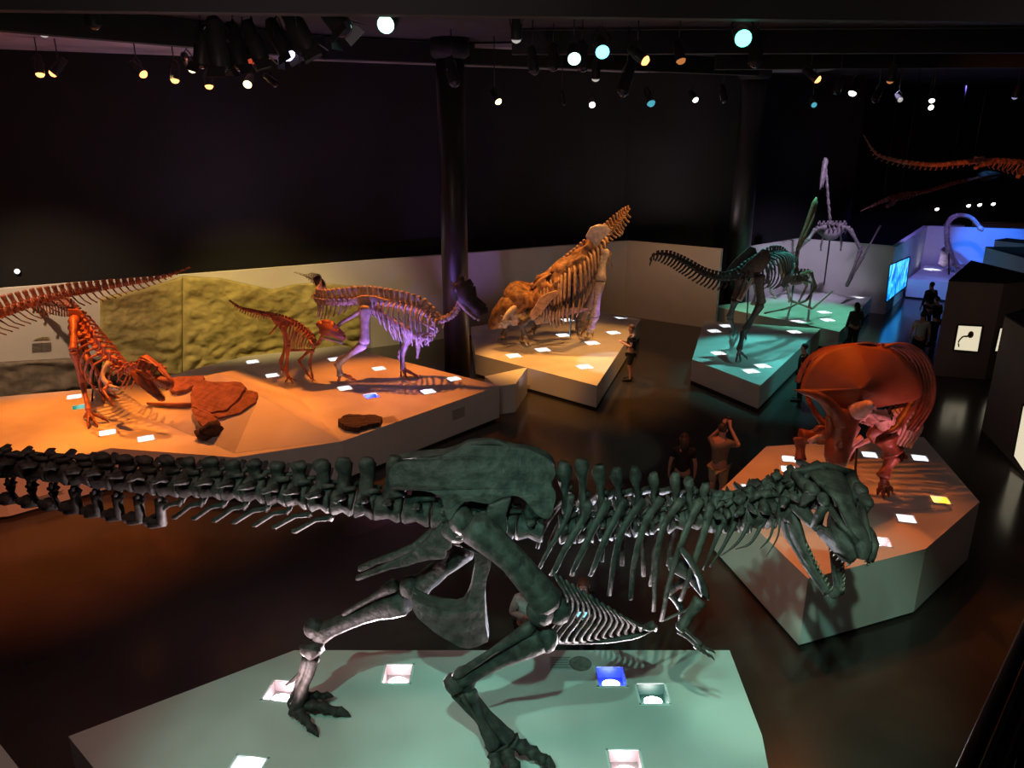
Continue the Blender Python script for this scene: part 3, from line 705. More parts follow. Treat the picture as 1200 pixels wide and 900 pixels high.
# ---- head
def basis(o, f, u):
    f = f.normalized(); l = u.cross(f).normalized(); u = f.cross(l)
    m = Matrix((f, l, u)).transposed().to_4x4(); m.translation = o; return m
def theropod_head(parent, mx, L, material, gape, W=.30, teeth=11, jawmx=None, toothr=.016, det=True, fill=False, heavy=1.0, jz=1):
    T = lambda x, y, z: mx @ V((x * L, y * L, z * L))
    n = 9 if det else 6
    up = (mx.to_3x3() @ V((0, 0, 1)))
    m = MB()
    # snout and roof
    m.tube([T(.99, 0, .05), T(.93, 0, .13), T(.75, 0, .20), T(.52, 0, .265), T(.36, 0, .30), T(.2, 0, .30), T(.04, 0, .30)],
           [(.045 * L, .05 * L), (.075 * L, .06 * L), (.082 * L, .05 * L), (.085 * L, .045 * L), (.14 * L, .045 * L), (.17 * L, .05 * L), (.2 * L, .055 * L)], n + 3, up=up, smooth=18)
    m.blob(T(.08, 0, .2), (.15 * L, .11 * L, .1 * L), mx.to_3x3())
    m.tube([T(.02, -.26 * W / .3, .27), T(.0, 0, .33), T(.02, .26 * W / .3, .27)], [.04 * L, .055 * L, .04 * L], n)
    for s in (-1, 1):
        yw = lambda x: s * W * (.22 + .62 * (1 - x) ** .7) * .95
        m.plate([T(x, yw(x), z) for x, z in ((.99, .0), (1.0, .08), (.93, .155), (.82, .19), (.70, .17), (.645, .10), (.58, .045), (.48, .035), (.46, -.02), (.6, -.045), (.8, -.05), (.93, -.035))], .05 * L)
        m.tube([T(.9, s * .05, .16), T(.72, yw(.72) * .75, .2), T(.5, yw(.5) * .8, .25)], [.03 * L, .03 * L, .035 * L], n)
        m.tube([T(.5, yw(.5) * .9, .27), T(.485, yw(.48), .14), T(.5, yw(.5), .0)], [(.045 * L * heavy, .03 * L * heavy), (.035 * L * heavy, .03 * L * heavy), (.05 * L * heavy, .03 * L * heavy)], n)
        m.tube([T(.56, yw(.56), .0), T(.4, yw(.4), -.015), T(.22, yw(.22), .0), T(.06, yw(.06), -.02)], [.028 * L * heavy, .04 * L * heavy, .055 * L * heavy, .05 * L * heavy], n)
        m.tube([T(.3, yw(.3) * .95, .28), T(.27, yw(.27), .15), T(.24, yw(.24), .0)], [.045 * L * heavy, .033 * L * heavy, .04 * L * heavy], n)
        m.tube([T(.3, yw(.3), .27), T(.14, yw(.14), .25), T(.02, yw(.02), .24)], [.045 * L * heavy, .04 * L * heavy, .045 * L * heavy], n)
        m.tube([T(.03, yw(.03), .25), T(.08, yw(.08), .1), T(.02, yw(.02) * .9, -.1)], [.045 * L * heavy, .035 * L * heavy, .045 * L * heavy], n)
        m.blob(T(.46, yw(.46), .29), (.06 * L * heavy, .04 * L * heavy, .035 * L * heavy), mx.to_3x3()); m.blob(T(.3, yw(.3) * 1.03, .29), (.06 * L * heavy, .05 * L * heavy, .04 * L * heavy), mx.to_3x3())
        if fill: m.plate([T(x, yw(x) * .9, z) for x, z in ((.62, .2), (.5, .25), (.48, .05), (.6, .04))], .04 * L)
    m.rough(.02 * L, 5 / L)
    sk = m.build('skull', material, parent)
    if teeth:
        for s in (-1, 1):
            for i in range(teeth):
                x = .97 - .5 * i / (teeth - 1); y = s * W * (.22 + .62 * (1 - x) ** .7) * .95
                h = (.085 if i not in (2, 3, 4) else .12) * (1 - .5 * i / teeth) * random.uniform(.75, 1.1)
                MB().tube([T(x, y, -.03), T(x - .008, y * 1.02, -.03 - h * .5), T(x - .03, y, -.03 - h)], [toothr, toothr * .8, toothr * .12], 7).build('tooth', 'tooth' if material == 'rexbone' else material, sk)
    ja = mx @ Matrix.Translation(V((.03 * L, 0, -.1 * L))) @ Matrix.Rotation(gape, 4, 'Y') if jawmx is None else jawmx
    J = lambda x, y, z: ja @ V((x * L, y * L, z * L * (jz if z < 0 and x < .8 else 1)))
    m = MB()
    for s in (-1, 1):
        jw = lambda x: s * W * (.10 + .78 * (1 - x) ** .8) * .9
        ol = ((-.06, .0), (.0, .05), (.14, .085), (.28, .07), (.42, .02), (.7, .0), (.9, .02), (.95, .0), (.93, -.07), (.8, -.085), (.55, -.11), (.3, -.15), (.12, -.14), (-.02, -.06))
        m.plate([J(x, jw(min(x, 1)), z) for x, z in ol], .05 * L)
        m.tube([J(-.03, jw(0), 0), J(.3, jw(.3), -.12), J(.6, jw(.6), -.09), J(.93, jw(.93), -.04)], [.03 * L, .035 * L, .035 * L, .05 * L], n)
    m.blob(J(.93, 0, -.03), (.06 * L, .075 * L, .055 * L), ja.to_3x3())
    m.rough(.012 * L, 6 / L)
    jo = m.build('lower_jaw', material, parent)
    if teeth:
        for s in (-1, 1):
            for i in range(teeth):
                x = .93 - .45 * i / (teeth - 1); y = s * W * (.10 + .78 * (1 - x) ** .8) * .9
                h = .075 * (1 - .4 * i / teeth) * random.uniform(.75, 1.1)
                MB().tube([J(x, y, .0), J(x - .008, y, h * .55), J(x - .025, y, h)], [toothr * .9, toothr * .7, toothr * .12], 7).build('tooth', 'tooth' if material == 'rexbone' else material, jo)
    return sk
dn, tw = -UPC, -FWD
ho = A(953, 577, Y0 + .05)
fw = RT * .12 + dn * .52 + tw * .82
upv = RT * .12 + UPC * .85 + tw * .5
theropod_head(rex, basis(ho, fw, upv), 1.0 * .95, B, R(27), W=.38, heavy=1.5, jz=1.5)
# ------------------------------------------------------------------ the other skeletons
def interp(ctrl, n):
    """control rows (point, centrum r, spine height, rib length, rib half width, chevron) evened out along the curve"""
    P = crom([c[0] for c in ctrl], 200); vals = lerpl([tuple(c[1:]) for c in ctrl], 200)
    acc = [0]
    for a, b in zip(P, P[1:]): acc.append(acc[-1] + (b - a).length)
    out = []
    for i in range(n):
        d = acc[-1] * i / (n - 1); k = 0
        while k < 198 and acc[k + 1] < d: k += 1
        f = (d - acc[k]) / max(1e-6, acc[k + 1] - acc[k]); f = min(1, max(0, f))
        t = (P[min(k + 2, 199)] - P[max(k - 1, 0)]).normalized()
        out.append((P[k].lerp(P[k + 1], f), t, tuple(x + (y - x) * f for x, y in zip(vals[k], vals[k + 1]))))
    return out, acc[-1]
def backbone(parent, ctrl, n, m, tp=.5, ribr=.018, ribs_back=.25, up=V((0, 0, 1)), names=None, lean=.1, ribm=None, chevlean=.4, spw=.42, ribevery=1, ribin=.45):
    st, L = interp(ctrl, n); ln = L / (n - 1)
    for i, (c, t, (r, hs, rib, rw, chev)) in enumerate(st):
        nm = names(i, n) if names else 'vertebra'
        vertebra(c, t, up, r, ln * .9, max(hs, r * 1.1), r * tp * 2, spine_w=ln * spw, knob=1.1, lean=lean, zyg=False, thick=r * .22).build(nm, m, parent)
        t_, s, u = frame_of(t, up); dn_ = V((0, 0, -1)) * .75 - u * .25
        if rib > .02 and i % ribevery == 0:
            for q in (1, -1):
                a = c + s * q * r * .8 + u * r * .6
                P = [a, a + s * q * rw * .7 + dn_ * rib * .08, a + s * q * rw + dn_ * rib * .45 - t * rib * ribs_back * .5, a + s * q * rw * .85 + dn_ * rib * .8 - t * rib * ribs_back, a + s * q * rw * ribin + dn_ * rib - t * rib * ribs_back]
                MB().tube(P, [ribr, ribr * 1.1, ribr, ribr * .8, ribr * .6], 5, smooth=9).build('rib', ribm or m, parent)
        if chev > .02 and i > 0:
            e = c + V((0, 0, -r * .8)); MB().tube([e, e - u * chev * .6 - t * chev * chevlean * .4, e - u * chev - t * chev * chevlean], [ribr * 1.1, ribr * .8, ribr * .9], 5).build('chevron', m, parent)
    return st
def limb(parent, names, pts, rads, m, knob=1.0):
    for nm, a, b, r in zip(names, pts, pts[1:], rads):
        bone(a, b, r * 1.7 * knob, r, r * 1.5 * knob, 8).rough(r * .12, 6 / max(r * 4, .1)).build(nm, m, parent)
def foot(parent, at, tips, r, m, nseg=2):
    for tp in tips: toe(parent, at, tp, r, m, nseg, name='toe')

# --- stooping meat-eater at the left
al = thing('theropod_skeleton', 'rust red meat-eating dinosaur skeleton stooping over the red carcass at left', 'dinosaur skeleton', G(108, 480, ZL))
N_ = lambda i, n: 'tail_vertebra' if i < n * .36 else ('back_vertebra' if i < n * .76 else 'neck_vertebra')
al_ctrl = [(A(2, 358, 22.3), .04, .10, 0, .1, .10), (A(40, 356, 21.4), .06, .16, 0, .1, .22), (A(72, 356, 20.0), .085, .22, 0, .1, .28), (A(88, 366, 19.0), .10, .30, 0, .1, 0), (A(99, 384, 18.2), .10, .30, .45, .25, 0),
           (A(113, 405, 17.5), .10, .28, .85, .36, 0), (A(126, 421, 17.1), .10, .26, .9, .36, 0), (A(138, 431, 16.9), .10, .22, .75, .30, 0), (A(150, 433, 16.7), .09, .16, .3, .16, 0), (A(160, 429, 16.5), .085, .13, .12, .1, 0), (A(168, 430, 16.3), .08, .10, 0, .1, 0)]
backbone(al, al_ctrl, 40, 'redbone', ribr=.026, names=N_, ribs_back=.15)
for s in (-1, 1):
    MB().plate([A(x, y, 18.6 + s * .28) for x, y in ((80, 362), (92, 362), (104, 376), (106, 390), (97, 394), (91, 384), (84, 378))], .07).build('ilium', 'redbone', al, bevel=.02)
    q = .28 * s
    limb(al, ['pubis', 'ischium'][:1], [A(92, 386, 18.5 + q * .5), A(103, 425, 17.6 + q * .3)], [.05], 'redbone')
    MB().tube([A(128, 424, 17.0 + q), A(120, 440, 16.9 + q * 1.5), A(128, 452, 16.6 + q * 1.2), A(138, 455, 16.4 + q)], [.06, .05, .06, .04], 7, smooth=10).build('shoulder_blade', 'palebone', al)
    limb(al, ['humerus', 'forearm', 'hand'], [A(130, 448, 16.6 + q), A(121, 458, 16.5 + q * 1.4), A(128, 468, 16.2 + q * 1.4), A(133, 476, 16.1 + q * 1.3)], [.035, .025, .02], 'redbone')
limb(al, ['femur', 'tibia', 'metatarsus'], [A(87, 372, 18.1), A(86, 412, 17.1), A(97, 450, 17.2), A(104, 482, 16.35)], [.07, .055, .045], 'redbone')
limb(al, ['femur', 'tibia', 'metatarsus'], [A(96, 376, 18.9), A(100, 412, 18.4), A(116, 441, 18.6), A(119, 461, 18.0)], [.065, .05, .04], 'redbone')
foot(al, A(104, 482, 16.35), [G(103, 502, ZL + .02), G(115, 500, ZL + .02), G(128, 494, ZL + .02), G(98, 490, ZL + .02)], .05, 'redbone')
foot(al, A(119, 461, 18.0), [G(122, 473, ZL + .02), G(132, 470, ZL + .02), G(140, 466, ZL + .02)], .05, 'redbone')
MB().tube([G(108, 470, ZL), A(110, 430, 17.7)], .02, 8).build('support_rod', 'steel', al)
theropod_head(al, basis(A(165, 432, 16.3), RT * .80 + dn * .46 + tw * .25, UPC + RT * .3), .92, 'redbone', R(13), W=.24, teeth=9, toothr=.016, det=False)

# --- long tail sweeping in from the left edge
lt = thing('sauropod_tail', 'long rust red tail skeleton sweeping in from the left edge over the stooping meat-eater', 'dinosaur skeleton', (A(-70, 470, 21.2).x, 21.2, 0))
lt_ctrl = [(A(-120, 402, 17.60), .16, .46, 0, .1, .42), (A(-40, 382, 18.10), .15, .42, 0, .1, .42), (A(10, 364, 18.50), .13, .40, 0, .1, .38), (A(40, 354, 18.70), .12, .34, 0, .1, .34), (A(80, 344, 19.00), .10, .26, 0, .1, .30),
           (A(120, 337, 19.30), .08, .20, 0, .1, .26), (A(150, 332, 19.60), .065, .14, 0, .1, .18), (A(180, 327, 19.90), .05, .09, 0, .1, .10), (A(200, 322, 20.10), .04, .05, 0, .1, .04), (A(220, 314.5, 20.30), .022, .03, 0, .1, 0)]
backbone(lt, lt_ctrl, 44, 'redbone', ribr=.02, lean=.0, chevlean=-.7, names=lambda i, n: 'tail_vertebra')
MB().tube([(A(-90, 470, 17.75).x, 17.75, 0), A(-90, 394, 17.75)], .035, 8).build('support_rod', 'steel', lt)
MB().tube([(A(-90, 470, 17.75).x, 17.75, 0), (A(-90, 470, 17.75).x, 17.75, .03)], .3, 16).build('base_plate', 'steel', lt)

# --- small plant-eater
sm = thing('small_plant_eater_skeleton', 'small rust red plant-eating dinosaur skeleton standing between the mound and the duckbill', 'dinosaur skeleton', G(345, 447, ZL))
Y = 19.4
sm_ctrl = [(A(270, 353, Y + .5), .02, .03, 0, .1, .02), (A(282, 361, Y + .4), .03, .05, 0, .1, .08), (A(300, 366, Y + .2), .045, .08, 0, .1, .12), (A(317, 370, Y), .055, .10, 0, .1, .05), (A(328, 373, Y), .06, .11, .25, .12, 0), (A(340, 377, Y), .06, .12, .55, .24, 0),
           (A(352, 384, Y), .06, .12, .65, .26, 0), (A(361, 392, Y - .05), .055, .10, .5, .20, 0), (A(367, 401, Y - .1), .05, .06, .2, .12, 0), (A(372, 404, Y - .1), .045, .05, 0, .1, 0), (A(376, 398, Y - .15), .045, .05, 0, .1, 0), (A(379, 389, Y - .15), .04, .05, 0, .1, 0)]
backbone(sm, sm_ctrl, 38, 'redbone', ribr=.018, names=lambda i, n: 'tail_vertebra' if i < n * .42 else ('back_vertebra' if i < n * .78 else 'neck_vertebra'), ribs_back=.1)
for s in (-1, 1):
    q = .16 * s
    MB().plate([A(x, y, Y + q) for x, y in ((316, 370), (330, 371), (343, 377), (341, 382), (333, 385), (322, 380))], .05).build('ilium', 'redbone', sm, bevel=.015)
    MB().tube([A(326, 380, Y + q), A(316, 392, Y + q * .8)], [.03, .02], 6).build('ischium', 'redbone', sm)
    MB().tube([A(362, 398, Y + q * 1.3), A(369, 408, Y + q * 1.4), A(366, 413, Y + q)], [.03, .035, .03], 6).build('shoulder_blade', 'redbone', sm)
limb(sm, ['femur', 'tibia', 'metatarsus'], [A(331, 382, Y - .2), A(338, 404, Y - .3), A(335, 433, Y - .22), A(338, 443, Y - .28)], [.055, .042, .038], 'redbone')
limb(sm, ['femur', 'tibia', 'metatarsus'], [A(331, 382, Y + .2), A(336, 402, Y + .15), A(329, 424, Y + .3), A(331, 434, Y + .25)], [.05, .04, .035], 'redbone')
foot(sm, A(338, 442, Y - .28), [G(344, 449, ZL + .01), G(347, 446, ZL + .01), G(334, 448, ZL + .01)], .03, 'redbone')
foot(sm, A(331, 433, Y + .25), [G(337, 437, ZL + .01), G(340, 434, ZL + .01), G(330, 438, ZL + .01)], .03, 'redbone')
limb(sm, ['humerus', 'forearm', 'hand'], [A(366, 410, Y - .2), A(363, 427, Y - .2), A(366, 441, Y - .25), A(367, 446, Y - .3)], [.032, .026, .02], 'redbone')
limb(sm, ['humerus', 'forearm', 'hand'], [A(362, 411, Y + .2), A(350, 423, Y + .2), A(361, 439, Y + .1), A(365, 444, Y + .05)], [.03, .024, .02], 'redbone')
foot(sm, A(366, 443, Y - .28), [G(370, 447, ZL + .01), G(366, 448, ZL + .01)], .018, 'redbone')
MB().plate([A(x, y, Y) for x, y in ((336, 409), (366, 409), (369, 413), (360, 411), (340, 412))], .03).build('breastbone', 'redbone', sm)
def beak_head(parent, P, Yc, w, m, jawm=None, hole=True):
    """long plant-eater skull from its traced profile: cheeks both sides, roof, beak, lower jaw"""
    top, jaw = P
    mb = MB(); hw = w / 2
    for s in (-1, 1): mb.plate([A(x, y, Yc + s * hw * k) for x, y, k in top], w * .25)
    for (x, y, k), (x2, y2, k2) in list(zip(top, top[1:]))[:len(top) // 2 + 1]:
        mb.tube([A(x, y, Yc), A(x2, y2, Yc)], [w * .5 * k, w * .5 * k2], 7)
    sk = mb.rough(w * .08, 8).build('skull', m, parent)
    mb = MB()
    for s in (-1, 1): mb.plate([A(x, y, Yc + s * hw * k * .8) for x, y, k in jaw], w * .2)
    mb.tube([A(jaw[len(jaw) // 2][0], jaw[len(jaw) // 2][1], Yc - hw * .5), A(jaw[len(jaw) // 2][0], jaw[len(jaw) // 2][1], Yc + hw * .5)], w * .18, 6)
    mb.build('lower_jaw', jawm or m, parent)
    return sk
beak_head(sm, ([(374, 383, 1), (378, 379, 1), (386, 380, .95), (394, 386, .7), (402, 393, .5), (404, 397, .4), (399, 398, .5), (390, 394, .8), (380, 393, 1), (374, 390, 1)],
               [(377, 394, 1), (386, 396, .9), (398, 400, .5), (400, 402, .5), (388, 400, .8), (378, 397, 1)]), Y - .15, .24, 'redbone', 'palebone')

# --- big duckbill
du = thing('duckbill_skeleton', 'large duckbill dinosaur skeleton with violet-lit ribs and a curled tail, right on the orange plinth', 'dinosaur skeleton', G(440, 447, ZL))
Y = 19.6
du_ctrl = [(A(346, 319.5, Y + 3.4), .015, .03, 0, .1, .0), (A(357, 323, Y + 3.0), .03, .05, 0, .1, .02), (A(368, 327, Y + 2.6), .06, .18, 0, .1, .10), (A(376, 333, Y + 2.0), .08, .25, 0, .1, .25), (A(376, 343, Y + 1.1), .09, .28, 0, .1, .32), (A(372, 351, Y + .45), .095, .30, 0, .1, .40),
           (A(382, 353.5, Y + .1), .10, .32, 0, .1, .40), (A(400, 353.5, Y), .11, .36, 0, .1, .26), (A(420, 353, Y), .12, .40, 0, .1, 0), (A(436, 353, Y), .12, .40, .35, .2, 0), (A(455, 355, Y - .05), .12, .38, .75, .36, 0), (A(475, 358, Y - .1), .12, .36, 1.0, .46, 0),
           (A(492, 363, Y - .1), .12, .34, 1.05, .44, 0), (A(504, 370, Y - .15), .11, .26, .8, .34, 0), (A(513, 375, Y - .15), .10, .15, .35, .2, 0), (A(522, 374, Y - .2), .09, .10, .1, .1, 0), (A(532, 368, Y - .2), .085, .10, 0, .1, 0), (A(538, 359, Y - .2), .08, .1, 0, .1, 0)]
backbone(du, du_ctrl, 58, 'palebone', ribr=.026, names=lambda i, n: 'tail_vertebra' if i < n * .52 else ('back_vertebra' if i < n * .84 else 'neck_vertebra'), lean=.12, ribs_back=-.05, spw=.5)
MB().plate([A(x, y, Y + 1.9 - (y - 324) * .03) for x, y in ((367, 327), (371, 324), (376, 325), (380, 331), (383, 340), (379, 342), (375, 339), (371, 338))], .1).rough(.02).build('tail_flap', 'hide', du, bevel=.03)
for s in (-1, 1):
    q = .26 * s
    MB().plate([A(x, y, Y + q) for x, y in ((410, 351), (424, 346), (440, 347), (456, 352), (455, 357), (440, 358), (434, 362), (425, 362), (418, 356))], .07).build('ilium', 'palebone', du, bevel=.02)
    MB().tube([A(428, 361, Y + q), A(412, 371, Y + q * .5), A(400, 378, Y + q * .3), A(397, 382, Y + q * .3)], [.07, .05, .045, .06], 7, smooth=10).build('ischium', 'palebone', du)
    MB().plate([A(x, y, Y + q * .6) for x, y in ((434, 361), (446, 365), (456, 374), (452, 378), (443, 371), (433, 365))], .06).build('pubis', 'palebone', du, bevel=.02)
    MB().tube([A(480, 374, Y + q * 1.6), A(495, 378, Y + q * 1.7), A(506, 384, Y + q * 1.4), A(512, 388, Y + q)], [(.05, .03), (.06, .03), (.08, .04), (.06, .06)], 7, smooth=10).build('shoulder_blade', 'palebone', du)
    limb(du, ['humerus', 'forearm', 'hand'], [A(510, 389, Y + q * 1.2), A(484, 393 - s, Y + q * 1.3), A(505, 397, Y + q * 1.2 - .1), A(498, 404, Y + q * 1.2 - .1)] if s < 0 else [A(510, 389, Y + q * 1.2), A(492, 399, Y + q * 1.3), A(490, 412, Y + q * 1.2), A(489, 420, Y + q * 1.2)], [.05, .04, .028], 'palebone')
    for k in range(7): MB().tube([A(430 + k * 6, 365 + k * 1, Y + q * .5), A(452 + k * 5, 378 + k * 2, Y + q * 1.0), A(462 + k * 3, 398 + k, Y + q * .6)], [.016, .016, .012], 5).build('belly_rod', 'palebone', du)
limb(du, ['femur', 'tibia', 'metatarsus'], [A(428, 358, Y - .3), A(427, 403, Y - .45), A(396, 425, Y - .25), A(399, 441, Y - .4)], [.105, .08, .07], 'palebone')
limb(du, ['femur', 'tibia', 'metatarsus'], [A(430, 358, Y + .3), A(482, 392, Y + .25), A(470, 416, Y + .25), A(473, 435, Y + .15)], [.10, .075, .065], 'palebone')
foot(du, A(399, 438, Y - .4), [G(419, 447, ZL + .02), G(413, 442, ZL + .02), G(396, 449, ZL + .02)], .055, 'redbone')
foot(du, A(473, 432, Y + .15), [G(492, 443, ZL + .02), G(486, 440, ZL + .02), G(476, 445, ZL + .02)], .055, 'redbone')
MB().tube([G(470, 441, ZL), A(469, 380, Y)], .022, 8).build('support_rod', 'steel', du)
beak_head(du, ([(535, 342, .8), (538, 333, 1), (545, 331, 1), (551, 338, .9), (556, 350, .6), (566, 361, .8), (567, 367, .9), (561, 371, .9), (554, 366, .5), (546, 358, .9), (538, 354, 1)],
               [(536, 350, 1), (542, 354, 1), (552, 366, .6), (561, 374, .7), (556, 374, .7), (544, 364, .9), (535, 354, 1)]), Y - .2, .32, 'darkbone', 'palebone')

# --- horned dinosaur on the amber plinth
tr = thing('horned_dinosaur_skeleton', 'brown horned dinosaur skeleton with scaly hide patches and hips raised high, on the amber plinth', 'dinosaur skeleton', G(650, 395, ZM))
Y = 23.9
tr_ctrl = [(A(737, 246, Y + 1.1), .03, .16, 0, .1, .16), (A(730, 254, Y + .9), .07, .28, 0, .1, .30), (A(722, 263, Y + .6), .10, .34, 0, .1, .40), (A(711, 275, Y + .35), .13, .36, 0, .1, .2), (A(700, 284, Y + .2), .14, .36, .6, .4, 0), (A(688, 294, Y + .1), .14, .36, 1.35, .62, 0),
           (A(672, 308, Y), .14, .36, 1.7, .72, 0), (A(655, 321, Y), .14, .34, 1.6, .68, 0), (A(641, 332, Y), .14, .30, 1.2, .5, 0), (A(630, 342, Y), .13, .22, .5, .3, 0), (A(620, 350, Y), .12, .16, .1, .1, 0)]
backbone(tr, tr_ctrl, 34, 'bone', ribr=.045, names=lambda i, n: 'tail_vertebra' if i < n * .36 else ('back_vertebra' if i < n * .85 else 'neck_vertebra'), ribs_back=-.18, ribin=.3)
mb = MB(); NU, NW = 44, 22                     # scaly hide saddle over the back
for i in range(NU + 1):
    u = i / NU; c = crom([A(706, 270, Y + .3), A(690, 285, Y + .1), A(672, 300, Y), A(652, 314, Y), A(634, 328, Y), A(622, 340, Y)], NU + 1)[i]
    for k in range(NW + 1):
        w = (k / NW - .5) * 2; a = w * 1.45; hw = .68 * (.45 + .55 * math.sin(math.pi * min(1, u * .9 + .12)))
        p = c + V((-.16 * abs(w) ** 2, math.sin(a) * hw, (math.cos(a) - 1) * .95 + .12)) + noise.noise_vector(c * 3 + V((k, 0, 0)) * .5) * .13
        mb.v.append(p)
for i in range(NU):
    for k in range(NW):
        if noise.noise(V((i * .23, k * .27, 2))) < .38: a = i * (NW + 1) + k; mb.f.append((a, a + 1, a + NW + 2, a + NW + 1))
o = mb.build('hide_patch', 'hide', tr); md = o.modifiers.new('thick', 'SOLIDIFY'); md.thickness = .05; md.offset = 0
for s in (-1, 1):
    q = .48 * s
    MB().plate([A(x, y, Y + .3 + q) for x, y in ((686, 277), (692, 266), (702, 263), (712, 264), (716, 270), (706, 280), (698, 292), (694, 284))], .1).rough(.03).build('ilium', 'palebone', tr, bevel=.03)
    MB().tube([A(704, 284, Y + .3 + q * .7), A(712, 300, Y + .4 + q * .4), A(716, 312, Y + .5 + q * .3)], [.08, .06, .05], 7).build('ischium', 'bone', tr)
    MB().plate([A(x, y, Y - .1 + q * 1.4) for x, y in ((633, 348), (642, 343), (652, 340), (656, 344), (646, 352), (634, 368), (624, 376), (620, 370))], .08).build('shoulder_blade', 'bone', tr, bevel=.02)
limb(tr, ['femur', 'tibia', 'metatarsus'], [A(706, 292, Y - .1), A(703, 329, Y - .4), A(697, 370, Y + .05), A(692, 384, Y + .2)], [.14, .11, .10], 'palebone')
limb(tr, ['femur', 'tibia', 'metatarsus'], [A(710, 294, Y + 1.0), A(700, 330, Y + 1.2), A(690, 362, Y + 1.6), A(683, 374, Y + 1.7)], [.13, .10, .09], 'bone')
foot(tr, A(692, 382, Y + .2), [G(681, 391, ZM + .02), G(688, 394, ZM + .02), G(695, 394, ZM + .02), G(676, 387, ZM + .02)], .07, 'bone')
foot(tr, A(683, 373, Y + 1.7), [G(677, 375, ZM + .02), G(683, 378, ZM + .02), G(690, 378, ZM + .02)], .07, 'bone')
limb(tr, ['humerus', 'forearm'], [A(626, 368, Y - .55), A(610, 378, Y - .75), A(615, 392, Y - .62)], [.11, .075], 'darkbone')
limb(tr, ['humerus', 'forearm'], [A(598, 370, Y - .2), A(593, 382, Y - .3), A(590, 393, Y - .3)], [.10, .075], 'darkbone')
limb(tr, ['humerus', 'forearm'], [A(630, 368, Y + .4), A(631, 380, Y + .5), A(624, 387, Y + .4)], [.10, .07], 'darkbone')
foot(tr, A(615, 391, Y - .62), [G(607, 397, ZM + .02), G(612, 399, ZM + .02), G(618, 398, ZM + .02)], .05, 'bone')
foot(tr, A(590, 392, Y - .3), [G(583, 397, ZM + .02), G(588, 398, ZM + .02), G(594, 397, ZM + .02)], .05, 'bone')
foot(tr, A(624, 386, Y + .4), [G(619, 390, ZM + .02), G(626, 391, ZM + .02)], .05, 'bone')
MB().tube([G(668, 394, ZM), A(670, 335, Y)], .025, 8).build('support_rod', 'steel', tr)
MB().plate([A(x, y, Y) for x, y in ((624, 372), (650, 365), (668, 360), (690, 362), (682, 366), (660, 370), (640, 379), (628, 380))], .12).rough(.02).build('breastbone', 'bone', tr, bevel=.03)
def horned_head(parent, frillpts, frillc, Yc, face, hornsN, m, mf, w):
    """frill: domed shield with a midline ridge; face: tapering beak with cheeks; horns"""
    mb = MB(); n = len(frillpts); c0 = frillc; rings = 7
    for j in range(rings + 1):
        k = j / rings
        for p in frillpts:
            q = c0.lerp(p, k); mb.v.append(q + (tw * .2 + V((0, 0, .14))) * (1 - k * k) + noise.noise_vector(q * 3) * .03)
    for j in range(rings):
        for i in range(n): a = j * n + i; b = j * n + (i + 1) % n; mb.f.append((a, b, b + n, a + n))
    mb.f.append(tuple(range(n)))
    o = mb.build('frill', mf, parent); md = o.modifiers.new('thick', 'SOLIDIFY'); md.thickness = .07; md.offset = -1
    mb = MB(); mb.tube([p for p, r in face], [r for p, r in face], 10, smooth=14); mb.rough(.05, 3.5); mb.build('skull', m, parent)
    for hp in hornsN: MB().tube(hp[0], hp[1], 9, smooth=10).build('horn', hp[2] if len(hp) > 2 else m, parent)
fp = [A(x, y, Y + dy) for x, y, dy in ((590, 342, -.1), (596, 333, .1), (606, 329, .35), (616, 330, .5), (626, 335, .5), (634, 342, .4), (637, 350, .1), (630, 358, -.4), (616, 363, -.6), (602, 362, -.6), (592, 354, -.4))]
horned_head(tr, crom(fp + [fp[0]], 40)[:-1], A(608, 350, Y - .35), Y, [(A(606, 357, Y - .2), (.48, .40)), (A(594, 362, Y - .3), (.42, .36)), (A(585, 370, Y - .35), (.28, .28)), (A(578, 380, Y - .4), (.16, .2)), (A(576, 386, Y - .4), (.06, .07))],
            [([A(604, 360, Y - .55), A(596, 366, Y - .95), A(588, 376, Y - 1.2)], [.10, .07, .015], 'palebone'), ([A(592, 352, Y + .25), A(584, 358, Y + .2), A(577, 368, Y + .0)], [.10, .07, .015]), ([A(583, 368, Y - .38), A(577, 368, Y - .5)], [.08, .02])], 'hide', 'hide', 1)
mb = MB(); mb.blob(A(597, 371, Y - .5), (.32, .2, .26), None, 26, 18); mb.blob(A(608, 374, Y - .5), (.3, .2, .22), None, 26, 18); mb.blob(A(588, 378, Y - .45), (.2, .15, .18), None, 20, 14); mb.rough(.13, 6); mb.build('lower_jaw', 'palebone', tr)

# --- rust-red horned dinosaur facing the viewer on the six-sided plinth
rd = thing('horned_dinosaur_skeleton', 'rust red horned dinosaur skeleton with a broad smooth frill facing us, on the six-sided plinth', 'dinosaur skeleton', G(1000, 560, ZX))
Y = 12.4
